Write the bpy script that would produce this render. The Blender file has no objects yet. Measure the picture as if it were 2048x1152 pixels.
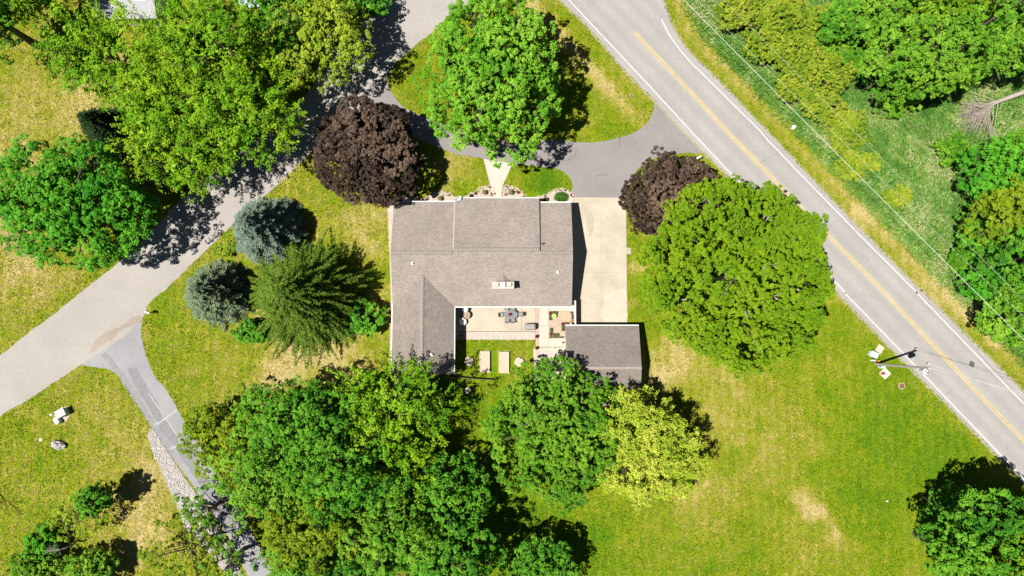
import bpy, bmesh, math, random
import numpy as np
from mathutils import Vector, Matrix
from mathutils.geometry import tessellate_polygon

# ------------------------------------------------------------------ camera, sky, sun, exposure
scene = bpy.context.scene
COL = scene.collection
CAM_H = 85.0
FPX = 2048 * 24.0 / 36.0
TILT = math.atan((670 - 576) / FPX)
cam_d = bpy.data.cameras.new('camera')
cam_d.lens = 24.0; cam_d.sensor_width = 36.0; cam_d.clip_end = 2000.0
cam = bpy.data.objects.new('camera', cam_d); COL.objects.link(cam)
cam.location = (0, 0, CAM_H); cam.rotation_euler = (TILT, 0, 0)
scene.camera = cam
SHADOW_DIR = Vector((4.71, 1.54, 0)).normalized()
SUN_EL = math.radians(64.0)
sun_d = bpy.data.lights.new('sun', 'SUN'); sun_d.energy = 5.0; sun_d.angle = math.radians(0.5)
sun_d.color = (1.0, 0.955, 0.88)
sun = bpy.data.objects.new('sun', sun_d); COL.objects.link(sun)
light_dir = Vector((SHADOW_DIR.x * math.cos(SUN_EL), SHADOW_DIR.y * math.cos(SUN_EL), -math.sin(SUN_EL)))
sun.rotation_euler = light_dir.to_track_quat('-Z', 'Y').to_euler()
sun.location = (-60, -20, 120)
world = bpy.data.worlds.new('World'); scene.world = world; world.use_nodes = True
wn = world.node_tree; bgn = wn.nodes['Background']
sky = wn.nodes.new('ShaderNodeTexSky'); sky.sky_type = 'NISHITA'; sky.sun_disc = False
sky.sun_elevation = SUN_EL
sky.dust_density = 0.2; sky.air_density = 0.45
sky.sun_rotation = math.atan2(-SHADOW_DIR.x, -SHADOW_DIR.y)
wn.links.new(sky.outputs[0], bgn.inputs[0]); bgn.inputs[1].default_value = 0.05
scene.view_settings.view_transform = 'Standard'
try: scene.view_settings.look = 'None'
except Exception: pass
scene.view_settings.exposure = 0.9
scene.view_settings.gamma = 1.0
scene.view_settings.use_curve_mapping = False
scene.render.engine = 'CYCLES'
scene.cycles.max_bounces = 5; scene.cycles.diffuse_bounces = 2; scene.cycles.transmission_bounces = 3

rnd = random.Random(7)
_c, _s = math.cos(TILT), math.sin(TILT)
def P(px, py, z=0.0):
    """survey helper: photo measurement -> place on the level plane at height z"""
    u = (px - 1024) / FPX; v = (576 - py) / FPX
    t = (z - CAM_H) / (v * _s - _c)
    return Vector((u * t, (v * _c + _s) * t, z))

# ------------------------------------------------------------------ materials
def new_mat(name):
    m = bpy.data.materials.new(name); m.use_nodes = True
    nt = m.node_tree; b = nt.nodes['Principled BSDF']
    return m, nt, b
def N(nt, t, **kw):
    n = nt.nodes.new(t)
    for k, v in kw.items(): setattr(n, k, v)
    return n
def math_n(nt, op, a, b=None, clamp=False):
    n = nt.nodes.new('ShaderNodeMath'); n.operation = op; n.use_clamp = clamp
    for i, x in enumerate((a, b)):
        if x is None: continue
        if isinstance(x, (int, float)): n.inputs[i].default_value = x
        else: nt.links.new(x, n.inputs[i])
    return n.outputs[0]
def noise(nt, scale, detail=4, rough=0.6, coord=None, dist=0.0):
    n = N(nt, 'ShaderNodeTexNoise'); n.inputs['Scale'].default_value = scale
    n.inputs['Detail'].default_value = detail; n.inputs['Roughness'].default_value = rough
    n.inputs['Distortion'].default_value = dist
    if coord is not None: nt.links.new(coord, n.inputs['Vector'])
    return n.outputs['Fac']
def wpos(nt): return N(nt, 'ShaderNodeNewGeometry').outputs['Position']
def ramp(nt, fac, stops):
    r = N(nt, 'ShaderNodeValToRGB'); e = r.color_ramp.elements
    while len(e) < len(stops): e.new(0.5)
    for k, (p, c) in enumerate(stops):
        e[k].position = p; e[k].color = (c[0], c[1], c[2], 1)
    nt.links.new(fac, r.inputs[0]); return r.outputs[0]
def mixc(nt, fac, a, b, mode='MIX'):
    n = N(nt, 'ShaderNodeMix', data_type='RGBA', blend_type=mode)
    for sock, x in ((n.inputs[0], fac), (n.inputs[6], a), (n.inputs[7], b)):
        if isinstance(x, (int, float)): sock.default_value = x
        elif isinstance(x, tuple): sock.default_value = (x[0], x[1], x[2], 1)
        else: nt.links.new(x, sock)
    return n.outputs[2]
def bump(nt, b, h, strength=0.4, dist=0.05):
    n = N(nt, 'ShaderNodeBump'); n.inputs['Strength'].default_value = strength
    n.inputs['Distance'].default_value = dist
    nt.links.new(h, n.inputs['Height']); nt.links.new(n.outputs[0], b.inputs['Normal'])
MATS = {}
def M(name, col, rough=0.7, var=0.15, scale=3.0, metal=0.0, spec=0.3, bmp=0.0, fine=0.0):
    """plain procedural material: base colour with two scales of mottling"""
    if name in MATS: return MATS[name]
    m, nt, b = new_mat(name); p = wpos(nt)
    f = noise(nt, scale, 5, 0.65, p)
    lo = tuple(max(0, c * (1 - var)) for c in col); hi = tuple(min(1, c * (1 + var)) for c in col)
    c = ramp(nt, f, [(0.3, lo), (0.7, hi)])
    if fine:
        f2 = noise(nt, 28, 2, 0.7, p)
        c = mixc(nt, 1.0, c, ramp(nt, f2, [(0.3, (1 - fine,) * 3), (0.7, (1 + fine,) * 3)]), 'MULTIPLY')
    nt.links.new(c, b.inputs['Base Color'])
    b.inputs['Roughness'].default_value = rough; b.inputs['Metallic'].default_value = metal
    b.inputs['Specular IOR Level'].default_value = spec
    if bmp: bump(nt, b, noise(nt, scale * 6, 4, 0.7, p), bmp, 0.03)
    MATS[name] = m; return m

def leaf_material(name, rough=0.6, trans=0.16, spec=0.10):
    m, nt, b = new_mat(name)
    at = N(nt, 'ShaderNodeAttribute', attribute_name='leafcol')
    nt.links.new(at.outputs['Color'], b.inputs['Base Color'])
    b.inputs['Roughness'].default_value = rough; b.inputs['Specular IOR Level'].default_value = spec
    tr = N(nt, 'ShaderNodeBsdfTranslucent')
    warm = mixc(nt, 1.0, at.outputs['Color'], (1.15, 1.1, 0.5), 'MULTIPLY')
    nt.links.new(warm, tr.inputs['Color'])
    mx = N(nt, 'ShaderNodeMixShader'); mx.inputs[0].default_value = trans
    nt.links.new(b.outputs[0], mx.inputs[1]); nt.links.new(tr.outputs[0], mx.inputs[2])
    nt.links.new(mx.outputs[0], nt.nodes['Material Output'].inputs['Surface'])
    return m
LEAF = leaf_material('leaf_foliage'); NEEDLE = leaf_material('needle_foliage', 0.65, 0.10, 0.1)
BARK = M('bark', (0.10, 0.075, 0.055), 0.9, 0.35, 4, bmp=0.5)
BARKL = M('bark_grey', (0.30, 0.26, 0.22), 0.9, 0.3, 4, bmp=0.4)

def lawn_material():
    m, nt, b = new_mat('lawn'); p = wpos(nt)
    a = N(nt, 'ShaderNodeAttribute', attribute_name='dry').outputs['Fac']
    md = N(nt, 'ShaderNodeAttribute', attribute_name='meadow').outputs['Fac']
    n1 = noise(nt, 0.16, 5, 0.62, p, 0.4); n2 = noise(nt, 0.8, 7, 0.75, p, .5); n3 = noise(nt, 5.0, 4, 0.8, p)
    n4 = noise(nt, 0.035, 3, 0.5, p)
    v = a
    for nn, am in ((n1, .90), (n2, 1.35), (n3, 1.15), (n4, .3)):
        v = math_n(nt, 'ADD', v, math_n(nt, 'MULTIPLY', math_n(nt, 'SUBTRACT', nn, 0.5), am))
    sx = N(nt, 'ShaderNodeSeparateXYZ'); nt.links.new(p, sx.inputs[0])
    stripe = math_n(nt, 'SINE', math_n(nt, 'MULTIPLY', math_n(nt, 'ADD', sx.outputs[0], math_n(nt, 'MULTIPLY', n1, 1.5)), 5.2))
    v = math_n(nt, 'ADD', v, math_n(nt, 'MULTIPLY', stripe, .07))
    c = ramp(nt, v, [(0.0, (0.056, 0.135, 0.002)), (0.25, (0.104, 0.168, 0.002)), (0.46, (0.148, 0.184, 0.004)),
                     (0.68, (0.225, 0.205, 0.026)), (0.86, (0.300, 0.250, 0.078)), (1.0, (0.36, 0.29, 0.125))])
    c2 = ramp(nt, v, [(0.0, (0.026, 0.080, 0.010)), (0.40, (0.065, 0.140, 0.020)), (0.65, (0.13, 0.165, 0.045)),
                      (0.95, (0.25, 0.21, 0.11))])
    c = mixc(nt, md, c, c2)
    # tufts: fine light / dark blades
    n5 = noise(nt, 16, 3, 0.8, p)
    c = mixc(nt, 1.0, c, ramp(nt, n5, [(0.25, (0.52, 0.56, 0.5)), (0.75, (1.45, 1.42, 1.35))]), 'MULTIPLY')
    nt.links.new(c, b.inputs['Base Color']); b.inputs['Roughness'].default_value = 0.85
    b.inputs['Specular IOR Level'].default_value = 0.1
    h = math_n(nt, 'ADD', noise(nt, 9, 5, 0.8, p), math_n(nt, 'MULTIPLY', noise(nt, 2.2, 4, 0.7, p), 1.5))
    bump(nt, b, h, 0.75, 0.09)
    return m
LAWN = lawn_material()

def asphalt_material(name, base, track=None, var=0.10, cracks=False):
    m, nt, b = new_mat(name); p = wpos(nt)
    n1 = noise(nt, 0.22, 4, 0.6, p); n2 = noise(nt, 2.2, 5, 0.7, p); n3 = noise(nt, 24, 2, 0.8, p)
    c = ramp(nt, n1, [(0.3, tuple(x * (1 - var) for x in base)), (0.7, tuple(x * (1 + var) for x in base))])
    c = mixc(nt, 1.0, c, ramp(nt, n2, [(0.25, (0.92,) * 3), (0.75, (1.07,) * 3)]), 'MULTIPLY')
    c = mixc(nt, 1.0, c, ramp(nt, n3, [(0.25, (0.86,) * 3), (0.75, (1.12,) * 3)]), 'MULTIPLY')
    if track is not None:
        (ox, oy), (dx, dy), lanes = track           # wheel-polished bands along the carriageway
        d = N(nt, 'ShaderNodeVectorMath', operation='DOT_PRODUCT'); nt.links.new(p, d.inputs[0])
        d.inputs[1].default_value = (dy, -dx, 0)
        s = math_n(nt, 'SUBTRACT', d.outputs['Value'], ox * dy - oy * dx)
        w = math_n(nt, 'COSINE', math_n(nt, 'MULTIPLY', s, 2 * math.pi / lanes))
        w = math_n(nt, 'MULTIPLY', w, math_n(nt, 'ADD', n1, 0.3))
        w = math_n(nt, 'ADD', math_n(nt, 'MULTIPLY', w, 0.5), 0.5)
        c = mixc(nt, 1.0, c, ramp(nt, w, [(0.0, (0.94, 0.935, 0.935)), (1.0, (1.06, 1.055, 1.05))]), 'MULTIPLY')
    if cracks:
        v = N(nt, 'ShaderNodeTexVoronoi', feature='DISTANCE_TO_EDGE'); v.inputs['Scale'].default_value = 0.16
        wp = N(nt, 'ShaderNodeVectorMath', operation='ADD'); nt.links.new(p, wp.inputs[0])
        nn = N(nt, 'ShaderNodeTexNoise'); nn.inputs['Scale'].default_value = 0.8; nt.links.new(p, nn.inputs['Vector'])
        sc = N(nt, 'ShaderNodeVectorMath', operation='SCALE'); nt.links.new(nn.outputs['Color'], sc.inputs[0]); sc.inputs['Scale'].default_value = 3.0
        nt.links.new(sc.outputs[0], wp.inputs[1]); nt.links.new(wp.outputs[0], v.inputs['Vector'])
        k = ramp(nt, v.outputs['Distance'], [(0.0, (0.72,) * 3), (0.006, (1, 1, 1))])
        kk = mixc(nt, ramp(nt, noise(nt, 0.3, 2, 0.5, p), [(0.5, (0, 0, 0)), (0.6, (1, 1, 1))]), (1.0, 1.0, 1.0), k)
        c = mixc(nt, 1.0, c, kk, 'MULTIPLY')
    nt.links.new(c, b.inputs['Base Color']); b.inputs['Roughness'].default_value = 0.88
    b.inputs['Specular IOR Level'].default_value = 0.2
    bump(nt, b, n3, 0.3, 0.02)
    return m

def shingle_material(name, along_x=True, tint=1.0):
    m, nt, b = new_mat(name); p = wpos(nt)
    mp = N(nt, 'ShaderNodeMapping'); nt.links.new(p, mp.inputs['Vector'])
    mp.inputs['Scale'].default_value = (1, 1, 0)
    if not along_x: mp.inputs['Rotation'].default_value = (0, 0, math.pi / 2)
    br = N(nt, 'ShaderNodeTexBrick', offset=0.37, squash=1.0)
    nt.links.new(mp.outputs[0], br.inputs['Vector'])
    br.inputs['Scale'].default_value = 1.0; br.inputs['Brick Width'].default_value = 0.31
    br.inputs['Row Height'].default_value = 0.17; br.inputs['Mortar Size'].default_value = 0.012
    br.inputs['Mortar Smooth'].default_value = 0.3; br.inputs['Bias'].default_value = -0.1
    t = tint
    br.inputs['Color1'].default_value = (0.208 * t, 0.178 * t, 0.157 * t, 1)
    br.inputs['Color2'].default_value = (0.272 * t, 0.235 * t, 0.208 * t, 1)
    br.inputs['Mortar'].default_value = (0.175 * t, 0.152 * t, 0.138 * t, 1)
    n1 = noise(nt, 0.28, 4, 0.6, p, 0.3); n3 = noise(nt, 7, 4, 0.75, p)
    c = mixc(nt, 1.0, br.outputs['Color'], ramp(nt, n1, [(0.3, (0.88,) * 3), (0.7, (1.10, 1.10, 1.09))]), 'MULTIPLY')
    c = mixc(nt, 1.0, c, ramp(nt, n3, [(0.25, (0.84,) * 3), (0.75, (1.17,) * 3)]), 'MULTIPLY')
    nt.links.new(c, b.inputs['Base Color']); b.inputs['Roughness'].default_value = 0.9
    b.inputs['Specular IOR Level'].default_value = 0.15
    bump(nt, b, br.outputs['Fac'], -0.35, 0.02)
    return m

# ------------------------------------------------------------------ mesh helpers
class MB:
    def __init__(s): s.v = []; s.f = []
    def add(s, vs, fs):
        o = len(s.v); s.v += [tuple(v) for v in vs]; s.f += [tuple(i + o for i in f) for f in fs]
    def box(s, c, size, rz=0.0, M4=None):
        x, y, z = (a / 2 for a in size); cs, sn = math.cos(rz), math.sin(rz); vs = []
        for dz in (-z, z):
            for dx, dy in ((-x, -y), (x, -y), (x, y), (-x, y)):
                v = Vector((c[0] + dx * cs - dy * sn, c[1] + dx * sn + dy * cs, c[2] + dz))
                vs.append(M4 @ v if M4 else v)
        s.add(vs, [(3, 2, 1, 0), (4, 5, 6, 7), (0, 1, 5, 4), (1, 2, 6, 5), (2, 3, 7, 6), (3, 0, 4, 7)])
    def prism(s, pts, z0, z1):
        n = len(pts); vs = [(p[0], p[1], z0) for p in pts] + [(p[0], p[1], z1) for p in pts]
        tri = tessellate_polygon([[Vector((p[0], p[1], 0)) for p in pts]])
        fs = []
        for t in tri:
            a, b2, c = (Vector((pts[i][0], pts[i][1], 0)) for i in t)
            t = tuple(t) if (b2 - a).cross(c - a).z > 0 else tuple(reversed(t))
            fs.append(tuple(i + n for i in t)); fs.append(tuple(reversed(t)))
        area = sum(pts[i][0] * pts[(i + 1) % n][1] - pts[(i + 1) % n][0] * pts[i][1] for i in range(n))
        for i in range(n):
            j = (i + 1) % n
            fs.append((i, j, j + n, i + n) if area > 0 else (j, i, i + n, j + n))
        s.add(vs, fs)
    def sheet(s, pts, z):
        tri = tessellate_polygon([[Vector((p[0], p[1], 0)) for p in pts]]); fs = []
        for t in tri:
            a, b2, c = (Vector((pts[i][0], pts[i][1], 0)) for i in t)
            fs.append(tuple(t) if (b2 - a).cross(c - a).z > 0 else tuple(reversed(t)))
        s.add([(p[0], p[1], z) for p in pts], fs)
    def tube(s, pts, radii, n=8, caps=True):
        pts = [Vector(p) for p in pts]
        if isinstance(radii, (int, float)): radii = [radii] * len(pts)
        rings = []
        for i, p in enumerate(pts):
            d = (pts[min(i + 1, len(pts) - 1)] - pts[max(i - 1, 0)]).normalized()
            ref = Vector((0, 0, 1)) if abs(d.z) < 0.9 else Vector((1, 0, 0))
            a = d.cross(ref).normalized(); b2 = d.cross(a)
            rings.append([p + (a * math.cos(2 * math.pi * k / n) + b2 * math.sin(2 * math.pi * k / n)) * radii[i] for k in range(n)])
        vs = [v for r in rings for v in r]; fs = []
        for i in range(len(rings) - 1):
            for k in range(n):
                k2 = (k + 1) % n
                fs.append((i * n + k2, i * n + k, (i + 1) * n + k, (i + 1) * n + k2))
        if caps: fs.append(tuple(range(n))); fs.append(tuple((len(rings) - 1) * n + k for k in reversed(range(n))))
        s.add(vs, fs)
    def lathe(s, c, prof, n=16, sx=1.0, sy=1.0):
        vs = []
        for r, z in prof:
            for k in range(n):
                a = 2 * math.pi * k / n
                vs.append((c[0] + r * sx * math.cos(a), c[1] + r * sy * math.sin(a), c[2] + z))
        fs = []
        for i in range(len(prof) - 1):
            for k in range(n):
                k2 = (k + 1) % n
                fs.append((i * n + k, i * n + k2, (i + 1) * n + k2, (i + 1) * n + k))
        fs.append(tuple(reversed(range(n)))); fs.append(tuple((len(prof) - 1) * n + k for k in range(n)))
        s.add(vs, fs)
    def rock(s, c, size, seed=0, sub=1, rz=0.0):
        bm = bmesh.new(); bmesh.ops.create_icosphere(bm, subdivisions=sub, radius=1.0)
        r = random.Random(seed); cs, sn = math.cos(rz), math.sin(rz)
        vs = []
        for v in bm.verts:
            k = 1 + r.uniform(-0.22, 0.16)
            x, y, z = v.co.x * size[0] * k, v.co.y * size[1] * k, max(v.co.z, -0.5) * size[2] * k
            vs.append((c[0] + x * cs - y * sn, c[1] + x * sn + y * cs, c[2] + z))
        s.add(vs, [tuple(v.index for v in f.verts) for f in bm.faces]); bm.free()
    def build(s, name, mat, parent=None, smooth=False, bevel=0.0):
        me = bpy.data.meshes.new(name); me.from_pydata(s.v, [], s.f); me.update()
        me.materials.append(mat)
        if smooth: me.polygons.foreach_set('use_smooth', [True] * len(me.polygons))
        o = bpy.data.objects.new(name, me); COL.objects.link(o)
        if parent: o.parent = parent
        if bevel:
            md = o.modifiers.new('bevel', 'BEVEL'); md.width = bevel; md.segments = 2; md.limit_method = 'ANGLE'
        return o
def tag(o, label=None, cat=None, group=None, kind=None):
    if label: o['label'] = label
    if cat: o['category'] = cat
    if group: o['group'] = group
    if kind: o['kind'] = kind
    return o
def thing(name, label, cat, loc=(0, 0, 0), rz=0.0, group=None):
    o = bpy.data.objects.new(name, None); COL.objects.link(o); o.empty_display_size = 0.3
    o.location = loc; o.rotation_euler = (0, 0, rz)
    return tag(o, label, cat, group)
def copy_tree(o, parent=None):
    c = o.copy(); COL.objects.link(c); c.parent = parent
    for ch in list(o.children): copy_tree(ch, c)
    return c
def spline(pts, closed=True, step=0.5, jit=0.0, seed=0, sharp=()):
    """Catmull-Rom through ground points, resampled, with ragged edge"""
    r = random.Random(seed); n = len(pts); out = []
    P3 = [Vector((p[0], p[1], 0)) for p in pts]
    for i in range(n if closed else n - 1):
        p1, p2 = P3[i], P3[(i + 1) % n]
        p0 = P3[(i - 1) % n] if (closed or i > 0) else p1
        p3 = P3[(i + 2) % n] if (closed or i < n - 2) else p2
        if i in sharp: p0 = p1 * 2 - p2
        if (i + 1) % n in sharp: p3 = p2 * 2 - p1
        if i in sharp and (i + 1) % n in sharp: p0, p3 = p1 * 2 - p2, p2 * 2 - p1
        m = max(1, int((p2 - p1).length / step))
        for k in range(m):
            t = k / m
            q = 0.5 * ((2 * p1) + (p2 - p0) * t + (2 * p0 - 5 * p1 + 4 * p2 - p3) * t * t + (3 * p1 - p0 - 3 * p2 + p3) * t ** 3)
            out.append((q.x + r.gauss(0, jit), q.y + r.gauss(0, jit)))
    if not closed: out.append((P3[-1].x, P3[-1].y))
    return out
def G(*pp): return [P(x, y)[:2] for x, y in pp]
def quads_mesh(name, V, C, mat, parent=None, attr='leafcol'):
    """V: (n,k,3) corner array of leaf faces, C: (n,3) colour per face"""
    n, k = V.shape[:2]; me = bpy.data.meshes.new(name)
    me.vertices.add(n * k); me.vertices.foreach_set('co', V.reshape(-1).astype(np.float32))
    me.loops.add(n * k); me.loops.foreach_set('vertex_index', np.arange(n * k, dtype=np.int32))
    me.polygons.add(n); me.polygons.foreach_set('loop_start', np.arange(0, n * k, k, dtype=np.int32))
    me.update(calc_edges=True)
    a = me.attributes.new(attr, 'FLOAT_COLOR', 'POINT')
    c4 = np.ones((n, k, 4), np.float32); c4[:, :, :3] = C[:, None, :]
    a.data.foreach_set('color', c4.reshape(-1))
    me.materials.append(mat)
    o = bpy.data.objects.new(name, me); COL.objects.link(o)
    if parent: o.parent = parent
    return o
QUADS = [0]
def unit(a): return a / np.maximum(np.linalg.norm(a, axis=-1, keepdims=True), 1e-9)
def leaf_quads(pos, nrm, L, W, rg, axis=None, fold=0.0):
    n = len(pos); nrm = unit(nrm)
    r = rg.normal(size=(n, 3)) if axis is None else axis
    t = unit(r - nrm * np.sum(r * nrm, 1, keepdims=True)); b = np.cross(nrm, t)
    L = np.asarray(L).reshape(-1, 1) * np.ones((n, 1)); W = np.asarray(W).reshape(-1, 1) * np.ones((n, 1))
    V = np.stack([pos - t * L * .4 - b * W * .5, pos - t * L * .4 + b * W * .5, pos + t * L * .6], 1)
    QUADS[0] += n
    return V

# ------------------------------------------------------------------ trees
KIND = {  # two leaf colours (linear), clump radius, leaf size, lobe depth, subclumps, leaves
    'bright':  dict(c=((0.050, 0.165, 0.006), (0.135, 0.270, 0.020)), cr=0.95, leaf=0.26, lob=.15, ns=8, nl=12, gain=1.35),
    'maple':   dict(c=((0.085, 0.180, 0.003), (0.150, 0.240, 0.005)), cr=0.80, leaf=0.24, lob=.10, ns=8, nl=12, gain=1.02),
    'green':   dict(c=((0.028, 0.150, 0.007), (0.085, 0.260, 0.014)), cr=1.0, leaf=0.25, lob=.115, ns=8, nl=13, gain=1.28),
    'shoot':   dict(c=((0.060, 0.165, 0.004), (0.155, 0.258, 0.008)), cr=1.25, leaf=0.24, lob=.20, ns=5, nl=21, shoot=True, gain=1.38),
    'pale':    dict(c=((0.100, 0.170, 0.008), (0.200, 0.255, 0.018)), cr=0.90, leaf=0.23, lob=.18, ns=8, nl=10, gap=.5, gain=1.40),
    'gold':    dict(c=((0.180, 0.262, 0.012), (0.310, 0.350, 0.040)), cr=0.80, leaf=0.22, lob=.34, ns=5, nl=20, shoot=True, gain=1.25),
    'dark':    dict(c=((0.026, 0.110, 0.006), (0.078, 0.200, 0.011)), cr=1.00, leaf=0.25, lob=.24, ns=8, nl=12, gain=1.42),
    'crab':    dict(c=((0.030, 0.110, 0.004), (0.098, 0.200, 0.011)), cr=0.75, leaf=0.24, lob=.18, ns=8, nl=11, gap=.25, gain=1.40),
    'olive':   dict(c=((0.075, 0.130, 0.004), (0.135, 0.185, 0.007)), cr=0.90, leaf=0.25, lob=.20, ns=8, nl=11, gap=.2, gain=1.40),
    'wood':    dict(c=((0.045, 0.135, 0.006), (0.120, 0.235, 0.016)), cr=1.00, leaf=0.25, lob=.26, ns=8, nl=12, gain=1.38),
    'copper':  dict(c=((0.022, 0.014, 0.010), (0.098, 0.066, 0.047)), cr=0.62, leaf=0.21, lob=.10, ns=8, nl=12, gain=1.30),
    'bush':    dict(c=((0.070, 0.140, 0.006), (0.200, 0.240, 0.018)), cr=0.60, leaf=0.20, lob=.32, ns=8, nl=10, gain=1.25),
}
def tree(px, py, rx, ry, h, kind, label, name='tree', cat='tree', seed=1, dens=1.0, group=None, rot=0.0, zfrac=.56,
         trunk_r=None, crown_name='crown', sparse=0.0, bark=None, flat=1.0):
    k = KIND[kind]; rg = np.random.default_rng(seed)
    zc = h * zfrac; base = P(px, py, zc); sc = (CAM_H - zc) / FPX * 1.0
    RX, RY = rx * sc * 1.01, ry * sc * 1.01
    up = (h - zc) * flat; dn = zc * 0.55
    t = thing(name, label, cat, (base.x, base.y, 0), 0, group)
    cr = k['cr'] * min(1.0, (RX + RY) / 2 / 3.2 + .25)
    area = 2 * math.pi * RX * RY * 0.9 + math.pi * (RX + RY) / 2 * up
    nc = int(area / (cr * cr * 2.5) * dens) + 8
    # outer shell + inner fill
    i = np.arange(nc) + .5
    z = 1 - i / nc * 1.42
    ph = i * 2.399963 + rg.normal(0, .25, nc)
    rr = np.sqrt(np.clip(1 - z * z, 0, 1))
    d = np.stack([rr * np.cos(ph), rr * np.sin(ph), z], 1)
    nlobe = int(max(10, area / 11)); il = np.arange(nlobe) + .5; zl = 1 - il / nlobe * 1.35; pl = il * 2.399963 + rg.normal(0, .35, nlobe)
    rl = np.sqrt(np.clip(1 - zl * zl, 0, 1)); dl = np.stack([rl * np.cos(pl), rl * np.sin(pl), zl], 1)
    wl_ = math.sqrt(2.9 / nlobe) * rg.uniform(1.05, 1.7, nlobe); al = rg.uniform(.6, 1.15, nlobe)
    ang = np.arccos(np.clip(d @ dl.T, -1, 1)); lob_all = np.sqrt(np.clip(1 - (ang / wl_) ** 2, 0, 1)) * al; lobe = lob_all.max(1); hue = rg.normal(0, .27, nlobe)[lob_all.argmax(1)]
    lm = k['lob'] * 2.4
    f = 1.02 - lm + lm * lobe
    for fr, am in ((2.2, .8), (4.3, .5)):
        kk = rg.normal(size=(3, 3)) * fr; pp = rg.uniform(0, 6.28, 3)
        f += k['lob'] * am * np.sin(d @ kk + pp).mean(1) * 1.2
    f *= rg.uniform(.92, 1.03, nc)
    spur = rg.uniform(size=nc) < (.05 if k['lob'] > .11 else .01)
    f = np.where(spur, f * rg.uniform(1.05, 1.2, nc), f)
    f = np.clip(f, .42, 1.17)
    gap = k.get('gap', 0) * .35 + sparse
    keep = rg.uniform(size=nc) > gap
    d, f, hue = d[keep], f[keep], hue[keep]
    ni = int(len(d) * .55)
    di = unit(rg.normal(size=(ni, 3))); di[:, 2] = np.abs(di[:, 2]) * .8 - .15
    fi = rg.uniform(.35, .78, ni)
    if sparse > .3: di, fi = di[:ni // 3], fi[:ni // 3]
    d = np.concatenate([d, di]); f = np.concatenate([f, fi]); hue = np.concatenate([hue, np.zeros(len(fi))])
    sz = np.where(d[:, 2] > 0, up, dn)
    ca, sa = math.cos(rot), math.sin(rot)
    x, y = d[:, 0] * RX * f, d[:, 1] * RY * f
    cen = np.stack([x * ca - y * sa, x * sa + y * ca, zc + d[:, 2] * sz * f], 1)
    nrm = unit(np.stack([d[:, 0] * up / max(RX, .1), d[:, 1] * up / max(RY, .1), np.maximum(d[:, 2], -.1)], 1) + np.array([0, 0, .25]))
    ncl = len(cen); ns, nl = k['ns'], int(k['nl'] * 2.1)
    csz = cr * rg.uniform(.7, 1.25, ncl)
    # sub clumps on the sunny side of every clump
    sd = unit(rg.normal(size=(ncl, ns, 3)) + nrm[:, None, :] * .9)
    if k.get('shoot'):
        out = unit(nrm + rg.normal(0, .3, (ncl, 3)) + np.array([0, 0, .3]))
        shd = unit(out[:, None, :] + rg.normal(0, .55, (ncl, ns, 3)))
        st = cen[:, None, :] + rg.normal(0, .42, (ncl, ns, 3)) * csz[:, None, None]
        tt = rg.uniform(0, 1, (ncl, ns, nl, 1))
        pos = st[:, :, None, :] + shd[:, :, None, :] * tt * csz[:, None, None, None] * 1.35 + rg.normal(0, .13, (ncl, ns, nl, 3))
        ln = shd[:, :, None, :] * .30 + np.array([-.12, -.04, .62]) + rg.normal(0, .38, (ncl, ns, nl, 3))
    else:
        sp = cen[:, None, :] + sd * csz[:, None, None] * rg.uniform(.6, 1.1, (ncl, ns, 1)) * np.array([1, 1, .8])
        sr = .27 * csz[:, None, None, None] * rg.uniform(.7, 1.2, (ncl, ns, 1, 1))
        ld = unit(rg.normal(size=(ncl, ns, nl, 3)) + sd[:, :, None, :] * .7)
        pos = sp[:, :, None, :] + ld * sr
        ln = ld * .45 + np.array([-.12, -.04, .62]) + rg.normal(0, .30, (ncl, ns, nl, 3))
    pos = pos.reshape(-1, 3); ln = ln.reshape(-1, 3)
    c0, c1 = np.array(k['c'][0]), np.array(k['c'][1])
    w = np.clip(.5 + hue[:, None, None] + rg.normal(0, .16, (ncl, 1, 1)) + rg.normal(0, .18, (ncl, ns, 1)) + rg.normal(0, .16, (ncl, ns, nl)), 0, 1.15).reshape(-1, 1)
    C = (c0 + (c1 - c0) * w) * k.get('gain', 1.25)
    C = np.clip(C * rg.uniform(.9, 1.1, (len(C), 1)), 0.003, .6)
    big = np.repeat(np.arange(ncl) >= ncl - len(fi), ns * nl)
    lf = k['leaf'] * .76 * np.clip(rg.lognormal(0, .28, len(pos)), .5, 2.0) * np.where(big, 2.2 if sparse < .3 else 1.0, 1.0)
    sel = ~big | (rg.uniform(size=len(pos)) < .40); pos, ln, C, lf = pos[sel], ln[sel], C[sel], lf[sel]
    V = leaf_quads(pos, ln, lf, lf * .72, rg, fold=.08)
    quads_mesh(crown_name, V, C, LEAF, t)
    # trunk and limbs
    m = MB(); r0 = trunk_r or max(.06, .028 * h)
    m.tube([(0, 0, -.1), (r0 * .1, 0, h * .15), (0, r0 * .2, h * .32), (0, 0, h * .72)], [r0 * 1.25, r0, r0 * .85, r0 * .3], 9)
    ends = cen[rg.permutation(ncl)[:min(ncl, int(12 + RX * 2.2))]]
    for e in ends:
        s0 = rg.uniform(.28, .6) * h; mid = np.array([e[0] * .45, e[1] * .45, s0 * .45 + e[2] * .55])
        m.tube([(0, 0, s0), tuple(mid), tuple(e)], [r0 * .35, r0 * .2, .035], 5, False)
        for _ in range(2):
            e2 = e + rg.normal(0, .8, 3) * cr
            m.tube([tuple(mid * .4 + e * .6), tuple(e2)], [r0 * .12, .025], 4, False)
    m.build('trunk' if h > 3.5 else 'stems', bark or BARK, t)
    return t

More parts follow.
